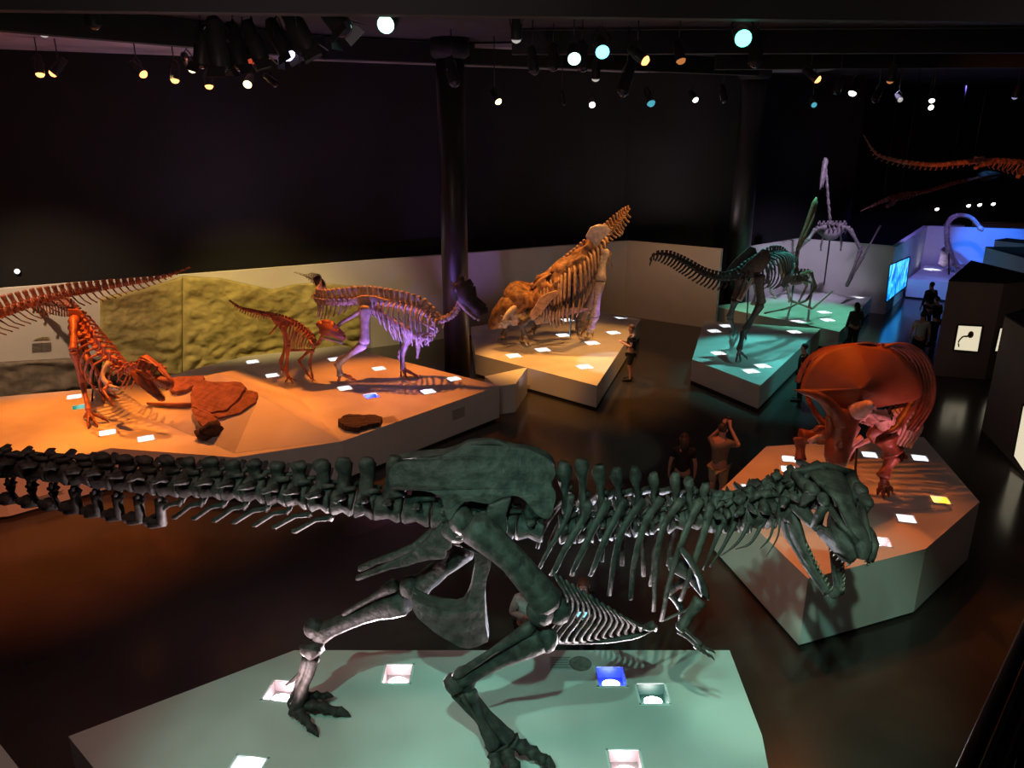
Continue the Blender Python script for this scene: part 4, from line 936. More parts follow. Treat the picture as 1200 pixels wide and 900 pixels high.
# ribs arch over behind the frill
RIBP = ((0, 0, 0), (.22, .10, -.02), (.52, .05, -.06), (.78, -.18, -.12), (.92, -.58, -.20), (.88, -1.0, -.26), (.62, -1.38, -.34))
for i in range(10):
    u = i / 9; yc = Y + .22 + u * 1.5; cx = A(1031, 410, Y + .3).x + .12 * u; topz = A(1031, 409 + 3 * u, yc).z
    hw = (.86 + .12 * math.sin(math.pi * (u * .8 + .1))) / .92
    for s in (-1, 1):
        P = [V((cx + s * x * hw * (1 if s > 0 else 1.1), yc + dy * (1 if s > 0 else .6), topz + z)) for x, z, dy in RIBP]
        if s < 0: P = P[:5] if i % 2 else P[:4]
        MB().tube(P, [(.026, .034)] * len(P), 7, up=V((0, 1, 0)), smooth=20).build('rib', 'rustbone', rd)
    vertebra(V((cx, yc, topz - .03)), V((0, 1, 0)), V((0, 0, 1)), .09, .11, .14, .12, zyg=False).build('back_vertebra', 'rustbone', rd)
for i in range(9):
    u = i / 8; c = V((A(1030, 440, Y + 1.85).x + .35 * u, Y + 1.85 + .9 * u, A(1031, 418, Y + 1.9).z - .05 - .9 * u))
    vertebra(c, V((.3, 1, -.3 * u)), V((0, 0, 1)), .08 - .05 * u, .10, .16 - .1 * u, .10 - .07 * u, zyg=False).build('tail_vertebra', 'rustbone', rd)
M['frillred'] = mat('smooth_rust_frill', (.26, .07, .024), .55, col2=(.20, .05, .018), scale=2.5, bump=.08)
fr_ = [(937, 459, -.1), (941, 444, -.05), (950, 428, 0), (963, 414, .08), (980, 405, .15), (1000, 402, .2), (1020, 404, .2), (1038, 407, .18), (1055, 416, .12), (1071, 431, .05), (1081, 452, 0), (1076, 468, -.05), (1050, 474, -.15), (1028, 478, -.2), (1008, 482, -.3), (996, 488, -.35), (984, 480, -.35), (968, 466, -.25), (952, 459, -.2)]
fp = crom([A(x, y, Y + d) for x, y, d in fr_] + [A(937, 459, Y - .1)], 64)[:-1]
fc = A(1000, 455, Y - .34)
mb = MB(); n = len(fp); RG = 10
for j in range(RG + 1):
    k = j / RG
    for p in fp:
        q = fc.lerp(p, k); dx = abs(q.x - A(1004, 430, Y).x)
        mb.v.append(q + V((0, -1, .35)) * (max(.02, .30 - .36 * dx) * (1 - k ** 2)))
for j in range(RG):
    for i in range(n): a = j * n + i; b = j * n + (i + 1) % n; mb.f.append((a, b, b + n, a + n))
mb.f.append(tuple(range(n)))
o = mb.build('frill', 'frillred', rd); md = o.modifiers.new('thick', 'SOLIDIFY'); md.thickness = .06; md.offset = -1
# brow horn sweeping to the left and the long face below the frill
MB().tube([A(931, 457, Y - .55), A(945, 460, Y - .60), A(962, 466, Y - .6), A(976, 480, Y - .55), A(985, 498, Y - .5)], [.012, .05, .085, .12, .16], 10, smooth=16).build('horn', 'rustbone', rd)
MB().tube([A(1003, 482, Y - .5), A(1016, 476, Y - .8), A(1022, 474, Y - 1.2)], [.15, .10, .02], 10, smooth=12).build('horn', 'pinklitbone', rd)
m = MB(); m.tube([A(990, 480, Y - .35), A(986, 500, Y - .45), A(983, 520, Y - .6), A(980, 540, Y - .72), A(980, 556, Y - .78)], [(.28, .22), (.25, .22), (.21, .2), (.17, .18), (.06, .08)], 12, smooth=18)
m.plate([A(x, y, Y - .55) for x, y in ((968, 490), (976, 484), (982, 520), (986, 548), (978, 552), (970, 524))], .1); m.rough(.03, 6); m.build('skull', 'rustbone', rd)
MB().tube([A(984, 522, Y - .82), A(986, 515, Y - .95)], [.06, .015], 8).build('horn', 'rustbone', rd)
m = MB(); m.tube([A(1004, 500, Y - .3), A(994, 522, Y - .5), A(988, 546, Y - .66)], [.07, .06, .05], 8); m.rough(.02, 8); m.build('lower_jaw', 'pinklitbone', rd)
# cheek and shoulder mass right of the face
m = MB(); m.blob(A(1011, 482, Y - .3), (.20, .08, .13), None, 24, 16); m.blob(A(1025, 487, Y - .24), (.22, .08, .10), None, 24, 16); m.blob(A(1036, 494, Y - .18), (.16, .07, .12), None, 20, 14); m.blob(A(1016, 496, Y - .3), (.14, .07, .07), None, 20, 14); m.tube([A(1004, 490, Y - .42), A(1020, 484, Y - .42), A(1040, 490, Y - .3)], [.04, .05, .04], 8, smooth=12); m.rough(.10, 7); m.build('cheek_bone', 'pinklitbone', rd)
for s, P in ((1, [(1036, 508, -.05), (1050, 500, -.1), (1062, 484, -.02), (1072, 468, .12), (1076, 460, .2)]), (-1, [(968, 500, .1), (958, 488, .15), (950, 474, .2), (945, 462, .28)])):
    MB().tube([A(x, y, Y + d) for x, y, d in P], [(.13, .06), (.12, .05), (.09, .05), (.08, .04), (.04, .03)], 9, smooth=14).rough(.012, 8).build('shoulder_blade', 'rustbone', rd)
    MB().plate([A(x if s > 0 else 2000 - x - 6, y, Y - .1) for x, y in ((1020, 500), (1036, 498), (1044, 508), (1038, 520), (1022, 520), (1014, 510))], .1).rough(.03).build('coracoid', 'rustbone', rd, bevel=.03)
limb(rd, ['humerus', 'forearm'], [A(1037, 512, Y - .1), A(1046, 534, Y - .2), A(1034, 560, Y - .35)], [.13, .085], 'rustbone')
limb(rd, ['humerus', 'forearm'], [A(966, 508, Y - .05), A(938, 512, Y - .1), A(938, 540, Y - .25)], [.10, .075], 'rustbone')
MB().tube([A(948, 518, Y - .3), A(958, 512, Y - .35), A(968, 512, Y - .3)], [.05, .045, .06], 8).build('radius', 'pinklitbone', rd)
foot(rd, A(1035, 560, Y - .35), [G(1028, 580, ZX + .02), G(1035, 584, ZX + .02), G(1042, 582, ZX + .02), G(1046, 576, ZX + .02)], .06, 'rustbone')
foot(rd, A(938, 540, Y - .25), [G(932, 556, ZX + .02), G(940, 560, ZX + .02), G(948, 558, ZX + .02)], .06, 'rustbone')
for k in range(6):
    MB().tube([A(1046 + k * 5, 480 - k * 1, Y + .25 + .1 * k), A(1055 + k * 5, 500, Y + .1 + .1 * k), A(1046 + k * 4, 520 + k, Y + .1 + .1 * k)], [.03, .035, .025], 7, smooth=9).build('breast_rib', 'pinklitbone', rd)
for s in (0, 1):
    limb(rd, ['femur', 'tibia', 'metatarsus'], [A(1052 - 52 * s, 462, Y + 1.7), A(1062 - 78 * s, 492, Y + 1.5), A(1054 - 58 * s, 520, Y + 1.8), A(1055 - 60 * s, 530, Y + 1.6)], [.11, .085, .075], 'rustbone')
    foot(rd, A(1055 - 60 * s, 529, Y + 1.6), [G(1050 - 60 * s, 539, ZX + .02), G(1057 - 60 * s, 540, ZX + .02), G(1063 - 60 * s, 538, ZX + .02)], .06, 'rustbone')
MB().tube([G(1002, 556, ZX), A(1006, 500, Y + .2)], .022, 8).build('support_rod', 'steel', rd)
for q in ((1010, 512, 985, 546), (1018, 516, 992, 540)): MB().tube([A(q[0], q[1], Y - .25), A((q[0] + q[2]) / 2 - 4, (q[1] + q[3]) / 2 - 4, Y - .3), A(q[2], q[3], Y - .4)], [.05, .035, .03], 7).build('collar_bone', 'pinklitbone', rd)

# --- meat-eater walking away on the turquoise plinth
gw = thing('theropod_skeleton', 'dark meat-eating dinosaur skeleton walking away with its tail raised, on the turquoise plinth', 'dinosaur skeleton', G(866, 410, ZT))
Y = 22.6
gw_ctrl = [(A(762, 309, Y - 1.2), .015, .03, 0, .1, .04), (A(764, 301, Y - 1.1), .025, .05, 0, .1, .07), (A(772, 297.5, Y - 1), .04, .10, 0, .1, .16), (A(787, 300, Y - .8), .055, .14, 0, .1, .24), (A(805, 309, Y - .5), .07, .16, 0, .1, .28), (A(824, 320, Y - .3), .085, .18, 0, .1, .28), (A(845, 326, Y - .1), .09, .2, 0, .1, .3),
           (A(862, 324, Y), .10, .24, 0, .1, .1), (A(876, 315, Y + .2), .11, .28, .3, .2, 0), (A(890, 306, Y + .5), .11, .28, .85, .42, 0), (A(902, 299, Y + .8), .11, .28, 1.05, .5, 0), (A(913, 297, Y + 1.2), .10, .24, 1.0, .44, 0), (A(921, 300, Y + 1.5), .09, .18, .4, .3, 0), (A(925, 304, Y + 1.8), .09, .14, 0, .1, 0)]
backbone(gw, gw_ctrl, 46, 'darkbone', ribr=.032, names=lambda i, n: 'tail_vertebra' if i < n * .56 else ('back_vertebra' if i < n * .9 else 'neck_vertebra'), ribs_back=.05, chevlean=.5)
for s in (-1, 1):
    w = V((-.12, .24, 0)) * s
    MB().plate([A(x, y, Y + .2) + w for x, y in ((858, 318), (868, 306), (886, 290), (893, 292), (896, 302), (888, 314), (878, 322), (868, 322))], .07).build('ilium', 'darkbone', gw, bevel=.02)
    MB().tube([A(880, 322, Y + .1) + w * .5, A(870, 345, Y + .1) + w * .2, A(866, 352, Y) + w * .2], [.06, .045, .05], 7).build('ischium', 'palebone', gw)
    MB().tube([A(886, 322, Y + .2) + w * .5, A(888, 345, Y + .3) + w * .3, A(884, 358, Y + .3) + w * .3], [.06, .05, .08], 7).build('pubis', 'palebone', gw)
    MB().tube([A(918, 306, Y + 1.3) + w * 1.6, A(914, 320, Y + 1.2) + w * 1.8, A(908, 334, Y + 1.1) + w * 1.2], [.05, .05, .07], 7).build('shoulder_blade', 'darkbone', gw)
    limb(gw, ['humerus', 'forearm'], [A(912, 334, Y + 1.1) + w * 1.4, A(914, 346, Y + 1.0) + w * 1.4, A(917, 352, Y + 1.1) + w], [.035, .025], 'palebone')
limb(gw, ['femur', 'tibia', 'metatarsus'], [A(890, 322, Y - .1), A(892, 356, Y - .1), A(872, 388, Y - .4), A(866, 410, Y - .9)], [.105, .08, .065], 'darkbone')
limb(gw, ['femur', 'tibia', 'metatarsus'], [A(868, 324, Y + .3), A(862, 350, Y + .3), A(855, 372, Y + .6), A(861, 388, Y + .7)], [.10, .08, .06], 'darkbone')
foot(gw, A(866, 409, Y - .9), [G(876, 421, ZT + .02), G(862, 425, ZT + .02), G(868, 424, ZT + .02)], .05, 'darkbone')
foot(gw, A(861, 387, Y + .7), [G(859, 395, ZT + .02), G(865, 392, ZT + .02), G(855, 389, ZT + .02)], .05, 'darkbone')
MB().tube([G(874, 398, ZT), A(878, 320, Y + .1)], .022, 8).build('support_rod', 'steel', gw)
theropod_head(gw, basis(A(922, 303, Y + 1.9), RT * .1 + dn * .45 + FWD * .5, UPC), .9, 'bone', R(15), W=.26, teeth=7, toothr=.018, det=False)

# --- two long-necked flying reptiles
def ptero(label, m, Yb, skull, neck, body, arms, legs, rods, bs=.22):
    t = thing('flying_reptile_skeleton', label, 'flying reptile skeleton', G(rods[0][0], rods[0][1], ZT))
    P = [A(x, y, Yb + d) for x, y, d in skull['top']]
    MB().tube(P, skull['r'], 7, smooth=14).build('skull', m, t)
    P = [A(x, y, Yb + d) for x, y, d in skull['jaw']]
    MB().tube(P, skull['rj'], 6, smooth=10).build('lower_jaw', m, t)
    P = crom([A(x, y, Yb + d) for x, y, d in neck], 9)
    for a, b in zip(P, P[1:]): bone(a, b, .07, .042, .07, 8).build('neck_vertebra', m, t)
    c = A(*body, Yb)
    mb = MB(); mb.tube([c + V((-bs * 1.6, 0, .02)), c + V((0, 0, -bs * .45)), c + V((bs * 1.5, 0, .05))], [bs * .35, bs * .75, bs * .4], 9, smooth=10); mb.rough(.05, 5); mb.build('breastbone', m, t)
    for i in range(7):
        cc = c + V((-bs * 1.5 + i * bs * .5, 0, bs * .75)); vertebra(cc, V((1, 0, 0)), V((0, 0, 1)), .06, bs * .45, .13, .08, zyg=False).build('back_vertebra', m, t)
        for s in (-1, 1): MB().tube([cc, cc + V((0, s * bs * .9, -bs * .4)), cc + V((0, s * bs * .5, -bs * 1.1))], [.022, .024, .016], 5, smooth=7).build('rib', m, t)
    for nm, q, r in arms:
        P = [A(x, y, Yb + d) for x, y, d in q]
        for k, (a, b) in enumerate(zip(P, P[1:])): bone(a, b, r[k] * 1.6, r[k], r[k] * 1.5, 8).build(nm[k], m, t)
    for x0, y0, x1, y1 in rods: MB().tube([G(x0, y0, ZT - .03), A(x1, y1, Yb)], .03, 8).build('support_rod', 'steel', t)
    return t
wing = ['wing_humerus', 'wing_forearm', 'wing_finger', 'wing_finger', 'wing_finger']; leg_ = ['femur', 'tibia', 'metatarsus']
ptero('nearer flying reptile skeleton with its long pale beak pointing straight up', 'olivebone', 27.2,
      {'top': [(957, 231, 0), (954, 240, 0), (947, 262, 0), (940, 280, 0), (935, 292, 0)], 'r': [.04, .10, .11, .11, .08], 'jaw': [(958, 236, 0), (952, 258, -.1), (941, 282, -.12)], 'rj': [.02, .05, .06]},
      [(936, 288, 0), (933, 298, 0), (934, 308, 0), (933, 318, 0)], (934, 325),
      [(wing, [(938, 322, -.3), (950, 318, -.5), (956, 336, -.4), (945, 352, -.6), (920, 362, -.9), (896, 367, -1.2)], [.05, .045, .035, .03, .025]),
       (wing[:4], [(930, 322, .3), (922, 332, .4), (926, 352, .4), (952, 362, .1), (976, 341, .6)], [.05, .04, .03, .025]),
       (leg_, [(940, 328, -.1), (954, 332, -.1), (950, 348, 0), (948, 359, 0)], [.045, .035, .03]), (leg_, [(938, 328, .2), (946, 334, .3), (940, 346, .3), (936, 354, .3)], [.045, .035, .03])],
      [], [(927, 358, 930, 330), (949, 358, 951, 334)], .24)
ptero('farther flying reptile skeleton standing tall with folded wings and a thin upright neck', 'dimbone', 30.0,
      {'top': [(965, 187, 0), (967, 189, 0), (964, 205, -.1), (961, 222, -.2)], 'r': [.08, .12, .08, .03], 'jaw': [(967, 191, 0), (966, 206, -.1), (964, 220, -.15)], 'rj': [.05, .04, .02]},
      [(967, 190, 0), (969, 215, 0), (971, 240, 0), (973, 263, 0)], (974, 270),
      [(wing, [(968, 266, -.3), (956, 268, -.4), (946, 282, -.5), (936, 292, -.4), (934, 310, -.2), (936, 330, 0)], [.07, .06, .04, .035, .025]),
       (wing, [(982, 264, 0), (996, 268, -.2), (1009, 292, -.4), (992, 336, -.5), (1012, 300, -.3), (1032, 264, -.1)], [.07, .06, .05, .04, .03]),
       (leg_[:2], [(965, 276, 0), (962, 288, 0), (962, 294, 0)], [.035, .03]), (leg_[:2], [(985, 270, .3), (986, 286, .3), (985, 294, .3)], [.035, .03])],
      [], [(965, 339, 973, 276)], .32)
# --- hanging skeleton high at the right, with wires
hg = thing('hanging_skeleton', 'long orange-lit reptile skeleton hanging from the ceiling at the upper right', 'reptile skeleton', A(1100, 190, 24))
Y = 24
hg_ctrl = [(A(1013, 160, Y + 1), 0.012, 0.018, 0, .1, 0), (A(1020, 172, Y + .8), 0.024, 0.030, 0, .1, .04), (A(1030, 182, Y + .5), 0.040, 0.054, 0, .1, .1), (A(1045, 187, Y + .3), 0.052, 0.066, 0, .1, .1), (A(1065, 191, Y), 0.060, 0.072, 0, .1, .1), (A(1095, 193.5, Y), 0.064, 0.078, 0, .1, .1), (A(1125, 191, Y), 0.068, 0.084, 0, .1, .08),
           (A(1150, 189, Y), 0.072, 0.090, .15, .15, 0), (A(1175, 189, Y), 0.080, 0.096, .3, .26, 0), (A(1200, 191, Y), 0.080, 0.096, .4, .3, 0), (A(1240, 193, Y), 0.080, 0.096, .4, .3, 0), (A(1290, 195, Y - .3), 0.072, 0.084, .2, .2, 0), (A(1330, 197, Y - .5), 0.064, 0.072, 0, .1, 0)]
backbone(hg, hg_ctrl, 52, 'redbone', ribr=.022, names=lambda i, n: 'tail_vertebra' if i < n * .5 else ('back_vertebra' if i < n * .88 else 'neck_vertebra'))
for s in (-1, 1):
    limb(hg, ['hip_paddle', 'paddle_tip'], [A(1160, 190, Y + .15 * s), A(1150, 186 if s > 0 else 193, Y + .5 * s), A(1143, 185 if s > 0 else 197, Y + .8 * s)], [.06, .04], 'redbone')
    limb(hg, ['fore_paddle', 'paddle_tip'], [A(1203, 193, Y + .2 * s), A(1198, 200, Y + .6 * s), A(1193, 207, Y + .9 * s)], [.07, .05], 'redbone')
beak_head(hg, ([(1328, 193, 1), (1340, 191, 1), (1362, 194, .6), (1380, 198, .4), (1378, 201, .4), (1350, 201, .8), (1330, 201, 1)], [(1330, 202, 1), (1352, 203, .8), (1378, 203, .4), (1376, 206, .4), (1346, 207, .9), (1330, 206, 1)]), Y - .5, .35, 'redbone')
for x in (1062, 1140, 1230, 1300):
    p = A(x, 190, Y); MB().tube([p, V((p.x, p.y, 9.5))], .006, 5).build('suspension_wire', 'steel', hg)
h2 = thing('hanging_skeleton', 'dim red reptile skeleton hanging in the dark below the orange one', 'reptile skeleton', A(1050, 232, 30))
Y = 30
h2_ctrl = [(A(1010, 247, Y), .02, .03, 0, .1, 0), (A(1030, 238, Y), .05, .08, 0, .1, .05), (A(1048, 231, Y), .08, .10, .2, .2, 0), (A(1062, 228, Y), .08, .10, .2, .2, 0), (A(1085, 225, Y), .06, .08, 0, .1, 0), (A(1115, 216, Y), .06, .1, 0, .1, 0), (A(1150, 208, Y), .04, .06, 0, .1, 0)]
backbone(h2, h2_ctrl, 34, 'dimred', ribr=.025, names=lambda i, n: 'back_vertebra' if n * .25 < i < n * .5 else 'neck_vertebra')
beak_head(h2, ([(1148, 206, 1), (1156, 203, 1), (1170, 203, .5), (1171, 205, .4), (1158, 208, .8), (1149, 210, 1)], [(1150, 210, 1), (1160, 209, .7), (1171, 206, .4), (1168, 209, .4), (1158, 212, .8), (1150, 212, 1)]), Y, .2, 'black')  # skull coloured black, shade put in against the blue light
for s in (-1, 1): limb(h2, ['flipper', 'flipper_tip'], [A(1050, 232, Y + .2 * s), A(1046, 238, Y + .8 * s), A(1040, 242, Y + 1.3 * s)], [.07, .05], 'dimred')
for x in (1035, 1055, 1110):
    p = A(x, 230, Y); MB().tube([p, V((p.x, p.y, 9.5))], .006, 5).build('suspension_wire', 'steel', h2)
# --- swimming reptile with the arched neck in the blue bay
pl = thing('swimming_reptile_skeleton', 'violet-lit swimming reptile skeleton with a tall arched neck in the blue bay', 'swimming reptile skeleton', G(1102, 322, .86))
Y = 36.0
pl_ctrl = [(A(1165 - 18, 266, Y), .07, .1, 0, .1, 0), (A(1144, 262, Y), .08, .1, 0, .1, 0), (A(1137, 255, Y), .085, .1, 0, .1, 0), (A(1126, 252.5, Y), .09, .1, 0, .1, 0), (A(1115, 255, Y), .10, .12, 0, .1, 0), (A(1110, 264, Y), .11, .12, 0, .1, 0), (A(1109.5, 280, Y), .12, .13, 0, .1, 0), (A(1112, 294, Y), .13, .15, 0, .1, 0),
           (A(1116, 305, Y), .13, .2, .3, .2, 0), (A(1121, 313, Y), .12, .2, .4, .3, 0), (A(1127, 318, Y), .09, .12, 0, .1, 0), (A(1133, 321, Y), .04, .06, 0, .1, 0)]
backbone(pl, pl_ctrl, 56, 'palebone', ribr=.025, up=V((1, 0, .2)), names=lambda i, n: 'neck_vertebra' if i < n * .7 else ('back_vertebra' if i < n * .9 else 'tail_vertebra'), tp=.4)
mb = MB(); mb.tube([A(1147, 266, Y), A(1150, 268.5, Y - .1), A(1152, 271, Y - .15)], [.12, .11, .03], 8); mb.build('skull', 'palebone', pl)
for q in (((1116, 306), (1110, 314), (1104, 318)), ((1122, 312), (1130, 311), (1138, 315)), ((1124, 315), (1121, 322), (1118, 327))): MB().tube([A(x, y, Y - .2) for x, y in q], [.08, .08, .03], 7).build('flipper', 'palebone', pl)
MB().tube([G(1112, 322, .86), A(1112, 294, Y)], .03, 8).build('support_rod', 'steel', pl)
mb = MB(); mb.blob(A(1107, 299, Y + 1.0), (.28, .2, .42)); mb.blob(A(1110, 306, Y + 1.0), (.34, .2, .3)); mb.rough(.16, 3); fo = mb.build('fossil_rock', mat('pink_fossil_block', (.6, .42, .55), .7, var=.4, scale=6), origin=A(1109, 310, Y + 1)); tag(fo, 'lumpy pinkish fossil block behind the arched neck in the blue bay', 'fossil')
# ------------------------------------------------------------------ visitors
def skinned(name, verts, edges, radii, m, parent, root=0, sub=2):
    me = bpy.data.meshes.new(name); me.from_pydata([V(v) for v in verts], edges, [])
    o = bpy.data.objects.new(name, me); C.objects.link(o)
    o.modifiers.new('skin', 'SKIN'); s = o.modifiers.new('sub', 'SUBSURF'); s.levels = sub; s.render_levels = sub
    for i, r in enumerate(radii):
        sv = me.skin_vertices[0].data[i]; sv.radius = r if isinstance(r, tuple) else (r, r); sv.use_root = (i == root)
    dg = bpy.context.evaluated_depsgraph_get(); new = bpy.data.meshes.new_from_object(o.evaluated_get(dg))
    bpy.data.objects.remove(o); new.name = name; new.materials.clear(); new.materials.append(M[m] if isinstance(m, str) else m)
    new.polygons.foreach_set('use_smooth', [True] * len(new.polygons))
    o = bpy.data.objects.new(name, new); C.objects.link(o); o.parent = parent; ORG[o.name] = ORG[parent.name]; return o
def person(label, base, h, heading, top, legs, hair='hairb', arms='down', bare_legs=False, sleeves=True, hairlen=0, bend=0, walk=.0, hold=None, group=None):
    """h metres tall, heading = direction faced (degrees, 0 = +x)"""
    t = thing('person', label, 'person', base, group); k = h / 1.75
    R3 = Matrix.Rotation(R(heading), 3, 'Z')
    def W(x, y, z): return R3 @ V((x * k, y * k, z * k))          # x forward, y to the person's left
    bx = lambda z: bend * max(0, z - .95) ** 1.0
    v, e, r = [], [], []
    def add(p, rad, par=None):
        v.append(p); r.append(rad * k if not isinstance(rad, tuple) else (rad[0] * k, rad[1] * k))
        if par is not None: e.append((par, len(v) - 1))
        return len(v) - 1
    pel = add(W(0, 0, .95), (.15, .115)); wa = add(W(bx(1.1), 0, 1.10), (.135, .10), pel); ch = add(W(bx(1.28), 0, 1.28), (.16, .115), wa); sh = add(W(bx(1.42), 0, 1.42), (.12, .09), ch)
    nk = add(W(bx(1.5) + .015, 0, 1.50), .055, sh); hd0 = add(W(bx(1.56) + .035, 0, 1.575), (.07, .08), nk); hd1 = add(W(bx(1.65) + .04, 0, 1.66), (.078, .095), hd0); hd2 = add(W(bx(1.72) + .03, 0, 1.725), (.055, .07), hd1)
    add(W(bx(1.63) + .14, 0, 1.635), .012, hd1)                     # nose
    hands = []
    for s in (-1, 1):
        a0 = add(W(bx(1.41), s * .17, 1.41), .062, sh)
        if arms == 'photo': pts = [(bx(1.3) + .18, s * .30, 1.33), (bx(1.6) + .24, s * .07, 1.64), (bx(1.6) + .27, s * .05, 1.72)]
        elif arms == 'front': pts = [(bx(1.2) - .02, s * .25, 1.14), (bx(1.2) + .24, s * .10, 1.20), (bx(1.2) + .32, s * .06, 1.23)]
        else: pts = [(bx(1.1) - .02, s * .25, 1.13), (bx(.95) + .06, s * .26, .89), (bx(.85) + .09, s * .255, .80)]
        el = add(W(*pts[0]), .043, a0); wr = add(W(*pts[1]), .030, el); pm = add(W(*pts[2]), (.036, .022), wr); hands.append(v[pm])
        d = (W(*pts[2]) - W(*pts[1])).normalized(); sd = R3 @ V((0, 1, 0)); ff = R3 @ V((1, 0, 0))
        ax = sd if arms != 'down' else ff
        for f, (o, L) in enumerate(((-.027, .062), (-.009, .075), (.009, .07), (.026, .055))):
            b = add(v[pm] + (ax * o + d * .035) * k, .0095, pm); c = add(v[b] + (d * L * .55) * k, .0085, b); add(v[c] + (d * L * .45 - sd * s * .02) * k, .0075, c)
        b = add(v[pm] + (ax * .034 - d * .005 + ff * .01) * k, .0105, pm); add(v[b] + (ax * .02 + d * .035) * k, .009, b)
    for s in (-1, 1):
        st = walk * s
        hp = add(W(0, s * .09, .90), .095, pel); kn = add(W(.03 + st * .5, s * .10, .50), .06, hp); ca = add(W(st * .8 - .02, s * .10, .33), .056, kn); an = add(W(st - .02, s * .10, .085), .038, ca)
        add(W(st + .05, s * .105, .035), (.042, .03), an); add(W(st + .17, s * .115, .028), (.042, .022), len(v) - 1)
    skinned('body', v, e, r, 'skin', t)
    # clothes follow the same bones, slightly fuller, ending at cuffs and hems
    cv, ce, cr_ = [], [], []
    def cadd(p, rad, par=None):
        cv.append(p); cr_.append(tuple(q * k for q in rad) if isinstance(rad, tuple) else rad * k)
        if par is not None: ce.append((par, len(cv) - 1))
        return len(cv) - 1
    a = cadd(W(0, 0, .90), (.175, .14)); b = cadd(W(bx(1.1), 0, 1.10), (.158, .122), a); c = cadd(W(bx(1.28), 0, 1.28), (.182, .135), b); d_ = cadd(W(bx(1.425), 0, 1.43), (.135, .10), c); cadd(W(bx(1.46) + .01, 0, 1.475), .07, d_)
    for i, s in enumerate((-1, 1)):
        q = cadd(W(bx(1.41), s * .175, 1.41), .078, d_); A_ = W(bx(1.41), s * .17, 1.41)
        ix = [j for j in range(len(v)) if (v[j] - A_).length < 1e-6][0]; elb = v[ix + 1]; wrs = v[ix + 2]
        if sleeves == 'long': m_ = cadd(elb, .058, q); cadd(elb.lerp(wrs, .9), .042, m_)
        else: cadd(A_.lerp(elb, .62), .064, q)
    skinned('shirt', cv, ce, cr_, top, t)
    cv, ce, cr_ = [], [], []
    a = cadd(W(0, 0, .97), (.17, .135))
    for s in (-1, 1):
        st = walk * s
        h_ = cadd(W(0, s * .095, .86), .115, a); kk = cadd(W(.03 + st * .5, s * .10, .50), .083, h_)
        if not bare_legs: cadd(W(st * .8 - .01, s * .10, .30), .07, kk); cadd(W(st - .015, s * .10, .10), .06, len(cv) - 1)
    skinned('shorts' if bare_legs else 'trousers', cv, ce, cr_, legs, t)
    mb = MB()
    for s in (-1, 1):
        st = walk * s; mb.tube([W(st - .07, s * .10, .045) , W(st - .03, s * .10, .06), W(st + .06, s * .105, .05), W(st + .17, s * .115, .04), W(st + .22, s * .117, .03)], [(.03 * k, .04 * k), (.045 * k, .055 * k), (.048 * k, .05 * k), (.048 * k, .036 * k), (.03 * k, .02 * k)], 9)
        for i in range(len(mb.v)): mb.v[i] = V((mb.v[i].x, mb.v[i].y, max(0, mb.v[i].z)))
    mb.v = [p + ORG[t.name] for p in mb.v]; mb.build('shoes', 'black', t)
    mb = MB(); hc = W(bx(1.68) + .02, 0, 1.685)
    mb.blob(hc, (.098 * k, .088 * k, .098 * k), R3, 14, 10)
    keep = []
    mb.v = [(p if (R3.transposed() @ (p - hc)).x < .03 * k or p.z > hc.z + .03 * k else hc + (p - hc) * .72) for p in mb.v]
    if hairlen: mb.tube([W(bx(1.68) - .03, 0, 1.70), W(bx(1.5) - .07, 0, 1.52), W(bx(1.4) - .09, 0, 1.5 - hairlen)], [(.09 * k, .06 * k), (.085 * k, .05 * k), (.05 * k, .03 * k)], 10)
    mb.v = [p + ORG[t.name] for p in mb.v]; mb.rough(.008, 30).build('hair', hair, t)
    # eyes, mouth and ears sit on the face
    mb = MB()
    for s in (-1, 1): mb.blob(W(bx(1.65) + .125, s * .032, 1.655), .011 * k, None, 8, 6)
    mb.v = [p + ORG[t.name] for p in mb.v]; mb.build('eyes', 'white', t)
    mb = MB(); mb.tube([W(bx(1.59) + .108, -.025, 1.592), W(bx(1.59) + .118, 0, 1.590), W(bx(1.59) + .108, .025, 1.592)], [.004 * k, .008 * k, .004 * k], 6); mb.v = [p + ORG[t.name] for p in mb.v]; mb.build('mouth', mat('lips', (.35, .12, .1), .5), t)
    mb = MB()
    for s in (-1, 1): mb.blob(W(bx(1.65) + .03, s * .088, 1.645), (.022 * k, .012 * k, .032 * k), R3, 8, 6)
    mb.v = [p + ORG[t.name] for p in mb.v]; mb.build('ears', 'skin', t)
    return t, hands
def phone(hands, base, screen, label, heading, glowcol=(.25, .75, 1)):
    c = (hands[0] + hands[1]) / 2 + V(base) + Matrix.Rotation(R(heading), 3, 'Z') @ V((.02, 0, .05)); R3 = Matrix.Rotation(R(heading), 3, 'Z')
    t = thing('phone', label, 'phone', c)
    MB().box(c, (.012, .16, .09), 0, R3).build('phone_body', 'black', t, bevel=.003)
    if screen: MB().box(c - R3 @ V((.008, 0, 0)), (.004, .15, .08), 0, R3).build('phone_screen', glow('phone_glow', glowcol, 1.6), t, smooth=False)
def floor_at(px, py): return G(px, py, 0)
p, h = person('man in brown shirt and tan shorts raising both arms to take a picture', V((4.12, 14.0, 0)), 1.80, 55, cloth('brown_tee', (.22, .17, .13)), cloth('tan_shorts', (.42, .36, .24)), 'hairb', 'photo', True)
phone(h, p.location, False, 'dark phone held up by the man beside the six-sided plinth', 55)
person('dark-clad person standing left of the man who takes a picture', V((3.35, 13.8, 0)), 1.68, 80, cloth('black_top', (.015, .013, .014)), cloth('black_trousers', (.014, .013, .015)), 'hairb', 'down', hairlen=.1)
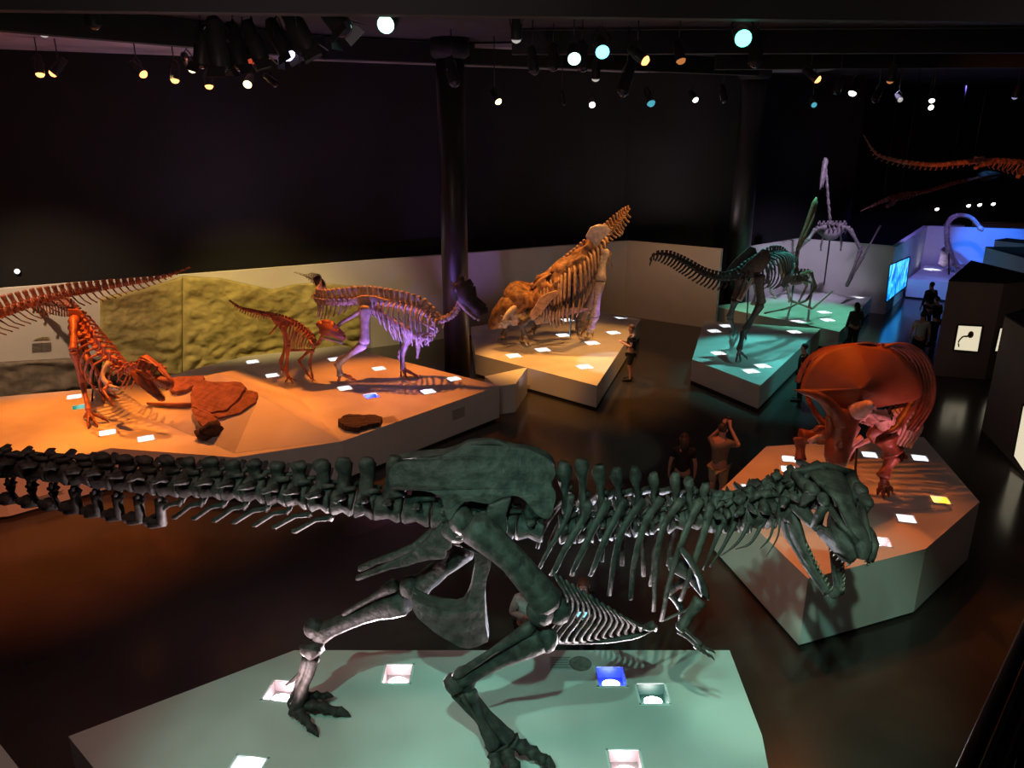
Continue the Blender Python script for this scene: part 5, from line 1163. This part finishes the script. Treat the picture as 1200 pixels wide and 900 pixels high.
p, h = person('person in a black shirt and dark shorts looking at the amber plinth', V((G(738, 446, 0).x, G(738, 446, 0).y, 0)), 1.74, 165, cloth('black_tee', (.02, .018, .022)), cloth('charcoal_shorts', (.03, .03, .035)), 'hairbr', 'front', True)
person('person in a dark jacket with long hair standing against the green-lit plinth', V((G(997, 413, 0).x, G(997, 413, 0).y, 0)), 1.72, 95, cloth('green_black_jacket', (.04, .06, .055)), cloth('dark_jeans', (.02, .02, .025)), 'hairb', 'down', hairlen=.14, sleeves='long')
person('dark-clad person beside the turquoise plinth, behind the rust-red skeleton', V((G(936, 470, 0).x, G(936, 470, 0).y, 0)), 1.66, 150, cloth('dark_top', (.02, .017, .016)), cloth('dark_trousers', (.016, .015, .016)), 'hairb', 'down')  # clothes coloured near black
person('man in pale grey tee shirt and black shorts in the blue bay', V((G(1072, 428, 0).x, G(1072, 428, 0).y, 0)), 1.76, 70, cloth('pale_tee', (.5, .56, .5)), cloth('black_shorts', (.015, .015, .02)), 'hairb', 'down', True)
person('person in black nearest the kiosk, among the three visitors in the blue bay', V((G(1092, 404, 0).x, G(1092, 404, 0).y, 0)), 1.70, 120, cloth('black_hoodie', (.012, .012, .015)), cloth('navy_jeans', (.03, .03, .05)), 'hairb', 'front', sleeves='long', bend=.1)
person('farthest of the three visitors in the blue bay, dressed in black', V((G(1084, 385, 0).x, G(1084, 385, 0).y, 0)), 1.78, 100, cloth('black_coat', (.012, .012, .016)), cloth('black_slacks', (.012, .012, .014)), 'hairb', 'down', sleeves='long')
yb = 9.05
pb_ = A(617, 760, yb); p, h = person('person in a pale grey shirt and face mask standing behind the tyrant knee', V((pb_.x, yb, 0)), 1.60, -75, cloth('pale_grey_shirt', (.52, .5, .48)), cloth('black_jeans', (.015, .015, .018)), 'hairbr', 'front', sleeves='long', bend=.25)
hx = Matrix.Rotation(R(-75), 3, 'Z') @ V((.25 * .69 * .91 + .1, 0, 1.46)); mk = MB(); mk.blob(p.location + hx + V((0, -.0, 0)), (.06, .062, .055)); mk.build('face_mask', cloth('blue_mask', (.28, .55, .65)), p)
pb_ = A(681, 760, yb); p, h = person('person in a dark top looking at a glowing phone behind the belly ribs', V((pb_.x, yb, 0)), 1.58, -95, cloth('dark_blue_top', (.02, .02, .03)), cloth('navy_trousers', (.015, .018, .04)), 'hairbr', 'front', sleeves='long', bend=.2)
phone(h, p.location, True, 'phone with a bright blue screen held by the person behind the belly ribs', 85)
# ------------------------------------------------------------------ stage lamps under the ceiling
LC = {'o': (1, .35, .10), 'w': (1, .93, .85), 'y': (1, .75, .35), 'm': (.45, 1, .78), 'c': (.15, .8, 1), 'g': (.15, 1, .7), 'r': (1, .12, .04), 'v': (.6, .55, 1), 'p': (1, .7, .6)}
LM = {k: glow('lens_' + k, c, 4.0) for k, c in LC.items()}
for k in 'rcv': LM[k + 'd'] = glow('dim_lens_' + k, LC[k], .5)
LM['wd'] = glow('dim_lens_white', LC['w'], .45); LM['od'] = glow('dim_lens_orange', LC['o'], .5)
M['lens_dark'] = mat('unlit_lens', (.03, .03, .04), .1)
def lamp(px, py, Y, col, label, aim, size=1.0, group=None):
    p = A(px, py, Y); p.z = min(p.z, 9.05); t = thing('stage_lamp', label, 'stage lamp', p, group)
    d = V(aim).normalized(); L, r = .42 * size, .105 * size
    b = p - d * L
    MB().tube([b - d * L * .12, b, b + d * L * .3, b + d * L * .34, p - d * .02, p], [r * .5, r * .8, r * .82, r, r * 1.02, r * 1.06], 14).build('housing', 'fixture', t)
    MB().tube([p - d * .03, p + d * .002, p + d * .05 * size, p + d * .075 * size], [r * .97, r * .97, r * .7, r * .2], 14).build('lens', LM[col] if col in LM else 'lens_dark', t)
    c = b + d * L * .45; s = d.cross(V((0, 0, 1))).normalized()
    MB().tube([c + s * r * 1.1, c + s * r * 1.25 + V((0, 0, .12 * size)), c + V((0, 0, .26 * size)), c - s * r * 1.25 + V((0, 0, .12 * size)), c - s * r * 1.1], .014 * size, 6).build('yoke', 'fixture', t)
    if p.z > 7.6: MB().tube([c + V((0, 0, .25 * size)), V((c.x, c.y, 9.5))], .014, 6).build('hanger', 'fixture', t)
    else:
        yw = 16.2 + (c.x + 28) / 32.6 * 16.4 if c.x < 0 else 44 + (c.x - 19) / 19 * 2
        MB().tube([c, V((c.x, yw - .12, c.z + .1))], .02, 6).build('wall_bracket', 'fixture', t)
    if size > 1.45:
        for q in (0, 1, 2, 3):
            a = q * math.pi / 2; u = d.cross(s)
            e = p + (s * math.cos(a) + u * math.sin(a)) * r * 1.08; w_ = (s * -math.sin(a) + u * math.cos(a)) * r * .8
            MB().plate([e - w_, e + w_, e + w_ * 1.2 + d * .16 + (e - p) * .5, e - w_ * 1.2 + d * .16 + (e - p) * .5], .006).build('barn_door', 'fixture', t, smooth=False)
dv, df, tv = (0, .25, -1), (.2, -.6, -.8), (0, -.9, -.45)
lamp(47, 87, 20, 'o', 'left one of two touching orange ceiling lamps at far left', (.1, -.3, -1)); lamp(62, 86, 20.3, 'o', 'right one of two touching orange ceiling lamps at far left', (-.7, -.3, -.8))
lamp(52, 39, 16, 'wd', 'dim whitish ceiling lamp above the two orange ones at far left', dv); lamp(168, 87, 20, 'o', 'orange ceiling lamp tilted to the left of the black lamp cluster', (.8, -.4, -.7))
lamp(205, 94, 20, 'o', 'bright orange ceiling lamp pointing straight down, left of the black cluster', (0, -.35, -1)); lamp(226, 81, 19, 'y', 'pale yellow ceiling lamp just under the left end of the black cluster', (.6, -.4, -.8))
lamp(245, 101, 20.5, 'o', 'lowest orange ceiling lamp under the black cluster', (.1, -.3, -1)); lamp(290, 99, 20, 'y', 'yellow ring-lit ceiling lamp facing us under the black cluster', (.05, -.9, -.5))
lamp(293, 72, 17.5, 'rd', 'dim red ceiling lamp at the right of the black cluster', (.5, -.3, -.9)); lamp(337, 64, 16, 'v', 'white lamp at the tip of a slanting black housing', (.45, -.1, -.9), 1.5)
lamp(452, 29, 14, 'm', 'large mint green ceiling lamp facing us near the top of the picture', (-.1, -.95, -.35), 1.4); lamp(584, 119, 21, 'y', 'small warm ceiling lamp right of the black column', (.5, -.6, -.7), .9)
lamp(605, 46, 16.5, 'wd', 'dim whitish lamp high above the middle of the hall', dv); lamp(673, 69, 17, 'm', 'pale mint ceiling lamp next to the cyan one', tv, 1.3)
lamp(706, 61, 16, 'c', 'bright cyan ceiling lamp facing us above the amber plinth', tv, 1.3); lamp(756, 71, 16.5, 'o', 'orange ceiling lamp right of the cyan one', (.7, -.6, -.6))
lamp(798, 71, 17.5, 'od', 'faint orange ceiling lamp left of the big green one', (.2, -.4, -.9)); lamp(694, 123, 24, 'w', 'small bright white lamp low under the ceiling in the middle', tv, .9)
lamp(698, 92, 20, 'wd', 'dim white lamp above the small bright white one', dv); lamp(763, 121, 22, 'cd', 'dim cyan lamp at the end of a slanting housing', (.2, -.6, -.7), 1.1)
lamp(871, 45, 14.5, 'g', 'large green ceiling lamp facing us at the top right', (-.15, -.95, -.3), 1.4); lamp(815, 117, 25, 'w', 'white lamp pair under the ceiling left of the second column', (.3, -.7, -.6), .9)
lamp(958, 93, 21, 'o', 'orange ceiling lamp above the upright pterosaur beaks', (.7, -.4, -.6)); lamp(999, 109, 25, 'w', 'white lamp at the tip of a slanting housing at the right', (-.4, -.3, -.9), 1.2)
lamp(954, 123, 27, 'cd', 'tiny dim cyan lamp under the orange one at the right', tv, .9); lamp(1092, 118, 27, 'w', 'upper one of two stacked white lamps at far right', (-.3, -.6, -.7), .9); lamp(1091, 126, 27.5, 'w', 'lower one of two stacked white lamps at far right', (0, -.9, -.4), .9)
lamp(1043, 95, 22, 'od', 'faint orange lamp right of the white slanting one', dv, .9); lamp(1189, 114, 27, 'vd', 'faint violet lamp at the right edge under the ceiling', dv, .9); lamp(1055, 117, 26, 'wd', 'tiny faint white lamp left of the stacked pair', tv, .8)
DK = [(236, 74, 16.2, (-.25, .1, -1), 1.5), (258, 78, 14.6, (0, .1, -1), 1.7), (281, 76, 15.9, (.1, .1, -1), 1.6), (306, 70, 15.6, (.3, .1, -1), 1.5), (362, 58, 14.5, (.45, .1, -.9), 1.7), (402, 34, 13.5, (.6, -.2, -.8), 1.7),
      (533, 98, 19.5, (.25, -.2, -1), 1.3), (626, 84, 18, (.15, -.1, -1), 1.1), (648, 80, 18.5, (0, -.1, -1), 1.1), (729, 108, 19, (-.35, -.2, -1), 1.4), (683, 80, 18, (.1, .1, -1), 1.2), (849, 118, 24, (.25, -.2, -1), 1.0), (1025, 118, 24, (-.4, -.1, -1), 1.0), (980, 108, 23, (-.3, 0, -1), 1.0), (324, 99, 19.5, (.8, -.2, -.6), .8), (110, 25, 15, dv, 1.2), (885, 74, 18, (0, -.1, -1), 1.4), (660, 122, 23, (.2, -.2, -1), .8)]
for i, (x, y, Y, d, s) in enumerate(DK):
    lb = ['leftmost unlit housing of the black lamp cluster', 'largest unlit housing in the middle of the black lamp cluster', 'unlit housing right of the largest in the black lamp cluster', 'slanting unlit housing at the right end of the black lamp cluster', 'slanting unlit lamp right of the white-tipped one', 'unlit lamp sloping towards the large mint lamp',
          'unlit lamp hanging before the capital of the black column', 'unlit lamp left of a pair above the amber plinth', 'unlit lamp right of a pair above the amber plinth', 'unlit lamp sloping left below the orange lamp in the middle', 'unlit lamp directly behind the mint lamp in the middle', 'thin unlit lamp left of the second column', 'unlit lamp sloping left at the far right', 'unlit lamp left of the white slanting lamp at right', 'small unlit lamp lying almost flat right of the yellow ring-lit lamp', 'unlit lamp near the top left corner', 'unlit lamp under the large green one', 'small thin unlit lamp left of the small bright white one'][i]
    lamp(x, y, Y, 'none', lb, d, s)
lamp(20, 318, 22.7, 'w', 'small white wall-washing lamp above the partition at the left edge', (.3, -.9, .3), .7)
for x, y, lb in ((1098, 245, 'lone white lamp in the dark beyond the blue bay'), (1135, 241, 'left of three white lamps in a row beyond the blue bay'), (1148, 240, 'middle and brightest of three white lamps beyond the blue bay'), (1164, 239, 'right of three white lamps in a row beyond the blue bay')):
    lamp(x, y, 44.0, 'w', lb, (0, -.7, -.7), 1.1)
# ------------------------------------------------------------------ light
def spot(loc, aim, power, col, ang, blend=.5, rad=.12):
    l = bpy.data.lights.new('stage_spot', 'SPOT'); l.energy = power; l.color = col; l.spot_size = R(ang); l.spot_blend = blend; l.shadow_soft_size = rad
    o = bpy.data.objects.new('stage_spot', l); C.objects.link(o); o.location = loc
    o.rotation_euler = (V(aim) - V(loc)).to_track_quat('-Z', 'Y').to_euler(); return o
ORANGE, AMBER, TEAL, MINT, BLUE, VIOLET, WARM, RED = (1, .30, .035), (1, .40, .075), (.36, 1, .78), (.30, 1, .80), (.04, .20, 1), (.40, .24, 1), (1, .78, .55), (1, .16, .03)
# tyrant plinth: two teal lamps over the viewer's shoulders, one low cross light
spot((-.3, .9, 9.3), (1.4, 6.2, 1.4), 1600, TEAL, 43, .6, .08)
spot((.4, .8, 9.3), (3.9, 9.3, .5), 1700, (.58, 1, .72), 23, .5, .06)
spot((-3.6, 1.2, 9.3), (-.6, 6.9, .9), 1150, TEAL, 44, .7, .08)
spot((-9.0, 5.2, 4.2), (-.2, 6.9, .9), 170, (1, .72, .62), 26, .6, .08)
# long plinth, lit from over and behind so that its front side stays dark
for x, y, ax, ay, p, an in ((-11.5, 18.5, -10.6, 15.6, 3300, 52), (-7.6, 19.5, -7.2, 16.2, 2700, 46), (-3.6, 21.5, -3.6, 18.6, 2900, 46)):
    spot((x, y, 8.85), (ax, ay, 1), p * 1.2, (1, .24, .02), an, .7)
spot((-7.5, 19.0, 8.85), (-7.2, 16.4, 1.2), 620, (1, .36, .28), 22, .8)
spot((-8.5, 19.5, 8.85), (-8.0, 24.6, .8), 3000, (1, .74, .25), 50, 1)
spot((-4.6, 21.5, 8.85), (-5.2, 25.6, 1.4), 1000, (1, .78, .40), 40, .9)
spot((-13.5, 17.5, 8.85), (-13.0, 21.8, 1.2), 2600, (1, .70, .42), 60, .9)
for px, py, q in ((502, 459, 130), (435, 464, 260)):
    g = G(px, py, ZL); spot(g + V((0, 0, -.03)), A(470, 375, 19.5), q, (.34, .2, 1), 100, .7, .06)
spot((-11.2, 14.6, 1.3), (-9.0, 17.2, 2.3), 90, (.85, .75, 1), 46, .8)
# amber plinth
spot((1.6, 25.0, 8.85), (2.0, 22.3, .8), 2300, AMBER, 42, .7)
spot((-1.8, 25.0, 8.85), (1.2, 21.8, .7), 2800, AMBER, 36, .6)
spot((6.2, 24.5, 8.85), (2.8, 24.2, .7), 1700, AMBER, 36, .6)
spot((-1.0, 17.6, 8.85), (1.3, 22.2, .7), 1500, AMBER, 32, .6)
spot((4.5, 19.5, 8.85), (2.6, 23.6, 2.6), 750, (1, .55, .22), 30, .7)
spot((3.4, 21.6, 8.85), G(722, 425, .7), 800, (.9, 1, .92), 17, .25)
spot((5.6, 22.4, .9), (3.2, 23.9, 1.7), 420, (.30, .2, 1), 34, .8)
spot((0.6, 19.2, .6), (.2, 22.4, 1.5), 26, (1, .7, .75), 50, .8)
# turquoise plinths
spot((8.2, 24.6, 8.85), (7.8, 22.3, .8), 2300, (.14, .85, .80), 40, .5)
spot((11.5, 21.5, 8.85), (8.6, 22.6, .7), 900, (.14, .85, .80), 34, .6)
spot((10.6, 27.4, 8.85), (10.8, 28.0, .8), 1900, (.20, 1, .66), 42, .5)
spot((12.0, 25.5, 9.0), (12.2, 32.6, 2.0), 2300, (.70, .62, 1), 44, .8)
spot((9.8, 18.0, 1.2), (8.4, 22.6, 2.4), 170, (1, .7, .55), 40, .8)
spot((14.2, 26.5, 2.6), (13.2, 30.5, 4.2), 90, VIOLET, 50, .8)
# six-sided plinth
spot((2.6, 14.2, 8.85), (5.2, 12.0, 1.6), 1150, (1, .2, .02), 44, .6)
spot((6.6, 14.6, 9.0), (5.4, 11.2, 1.2), 760, (1, .2, .02), 40, .6)
spot((1.2, 7.4, 8.85), (4.9, 12.2, 2.6), 260, (1, .26, .05), 15, .6)
spot((7.2, 10.2, 1.45), (6.4, 12.3, 2.4), 190, (1, .30, .34), 50, .8)
# blue bay at the far right
spot((19.5, 31, 8.8), (23.1, 37.2, 1.7), 9000, (.02, .16, 1), 24, .7)
spot((16.5, 30, 8.8), (19.5, 36.5, 1.2), 2200, (.24, .20, 1), 55, .7)
spot((26, 24, 6.2), (20.9, 28.6, 2.0), 2200, (.14, .48, 1), 44, .8)
spot((17.4, 28.6, 8.8), (18.6, 33.2, .4), 700, (.10, .40, 1), 26, .8)
# hanging reptiles
spot((12, 18, 5.0), (14.6, 24, 6.9), 420, (1, .28, .06), 56, .8)
spot((13, 25, 4.0), (15.6, 30, 6.3), 30, (1, .12, .04), 56, .8)
# floor pools and wall washes
spot((-6.5, 9.5, 8.85), (-8.4, 12.2, 0), 2600, (1, .19, .04), 42, 1)
spot((-2.2, 7.0, 8.85), (-2.6, 9.6, 0), 240, RED, 26, 1)
spot((4.6, 25.5, 8.85), (6.6, 29.8, .6), 520, (1, .50, .18), 46, .8)
spot((1.8, 12.5, 8.85), (1.9, 17.0, 0), 520, (.75, 1, .9), 20, .2)
spot((9.5, 8, 8.85), (9.0, 8.6, 0), 520, (1, .55, .2), 38, 1)
# added unseen fills that lift plinth sides, partitions and, from below, the soffit
def area(loc, aim, size, power, col):
    l = bpy.data.lights.new('fill_light', 'AREA'); l.energy = power; l.size = size; l.color = col
    o = bpy.data.objects.new('fill_light', l); C.objects.link(o); o.location = loc
    o.rotation_euler = (V(aim) - V(loc)).to_track_quat('-Z', 'Y').to_euler()
area((-3, 5, 9.3), (-3, 18, 0), 3, 175, (1, .66, .54))
area((11, 11, 9.3), (6, 22, 0), 3, 45, (1, .76, .66))
area((-8, 22.5, 3.4), (-8, 22.4, 9.4), 2, 70, (.7, .55, .85))
area((6, 29.6, 3.4), (6, 29.5, 9.4), 2, 60, (.9, .7, .7))
# uplights that actually throw light on the tyrant
for px, py, p, c in ((330, 810, 260, (1, .8, .85)), (466, 790, 1200, (1, .84, .88)), (716, 793, 800, (.75, .8, 1)), (765, 813, 300, (1, .97, .95)), (733, 894, 300, (1, .85, .88)), (287, 902, 400, (1, .80, .84))):
    g = G(px, py, ZR); spot(g + V((0, 0, -.04)), g + V((-.5 if px > 700 else .4 if px < 300 else 0, -.45 if py < 850 else .75, 2)), p, c, 98, .6, .05)
w = bpy.data.worlds.new('dark_hall'); SC.world = w; w.use_nodes = True
w.node_tree.nodes['Background'].inputs['Color'].default_value = (.9, .75, .75, 1); w.node_tree.nodes['Background'].inputs['Strength'].default_value = .004
vs = SC.view_settings; vs.view_transform = 'Standard'; vs.look = 'None'; vs.gamma = 1; vs.exposure = 0; vs.use_curve_mapping = False
SC.cycles.use_denoising = True; SC.cycles.max_bounces = 5; SC.cycles.sample_clamp_indirect = 4
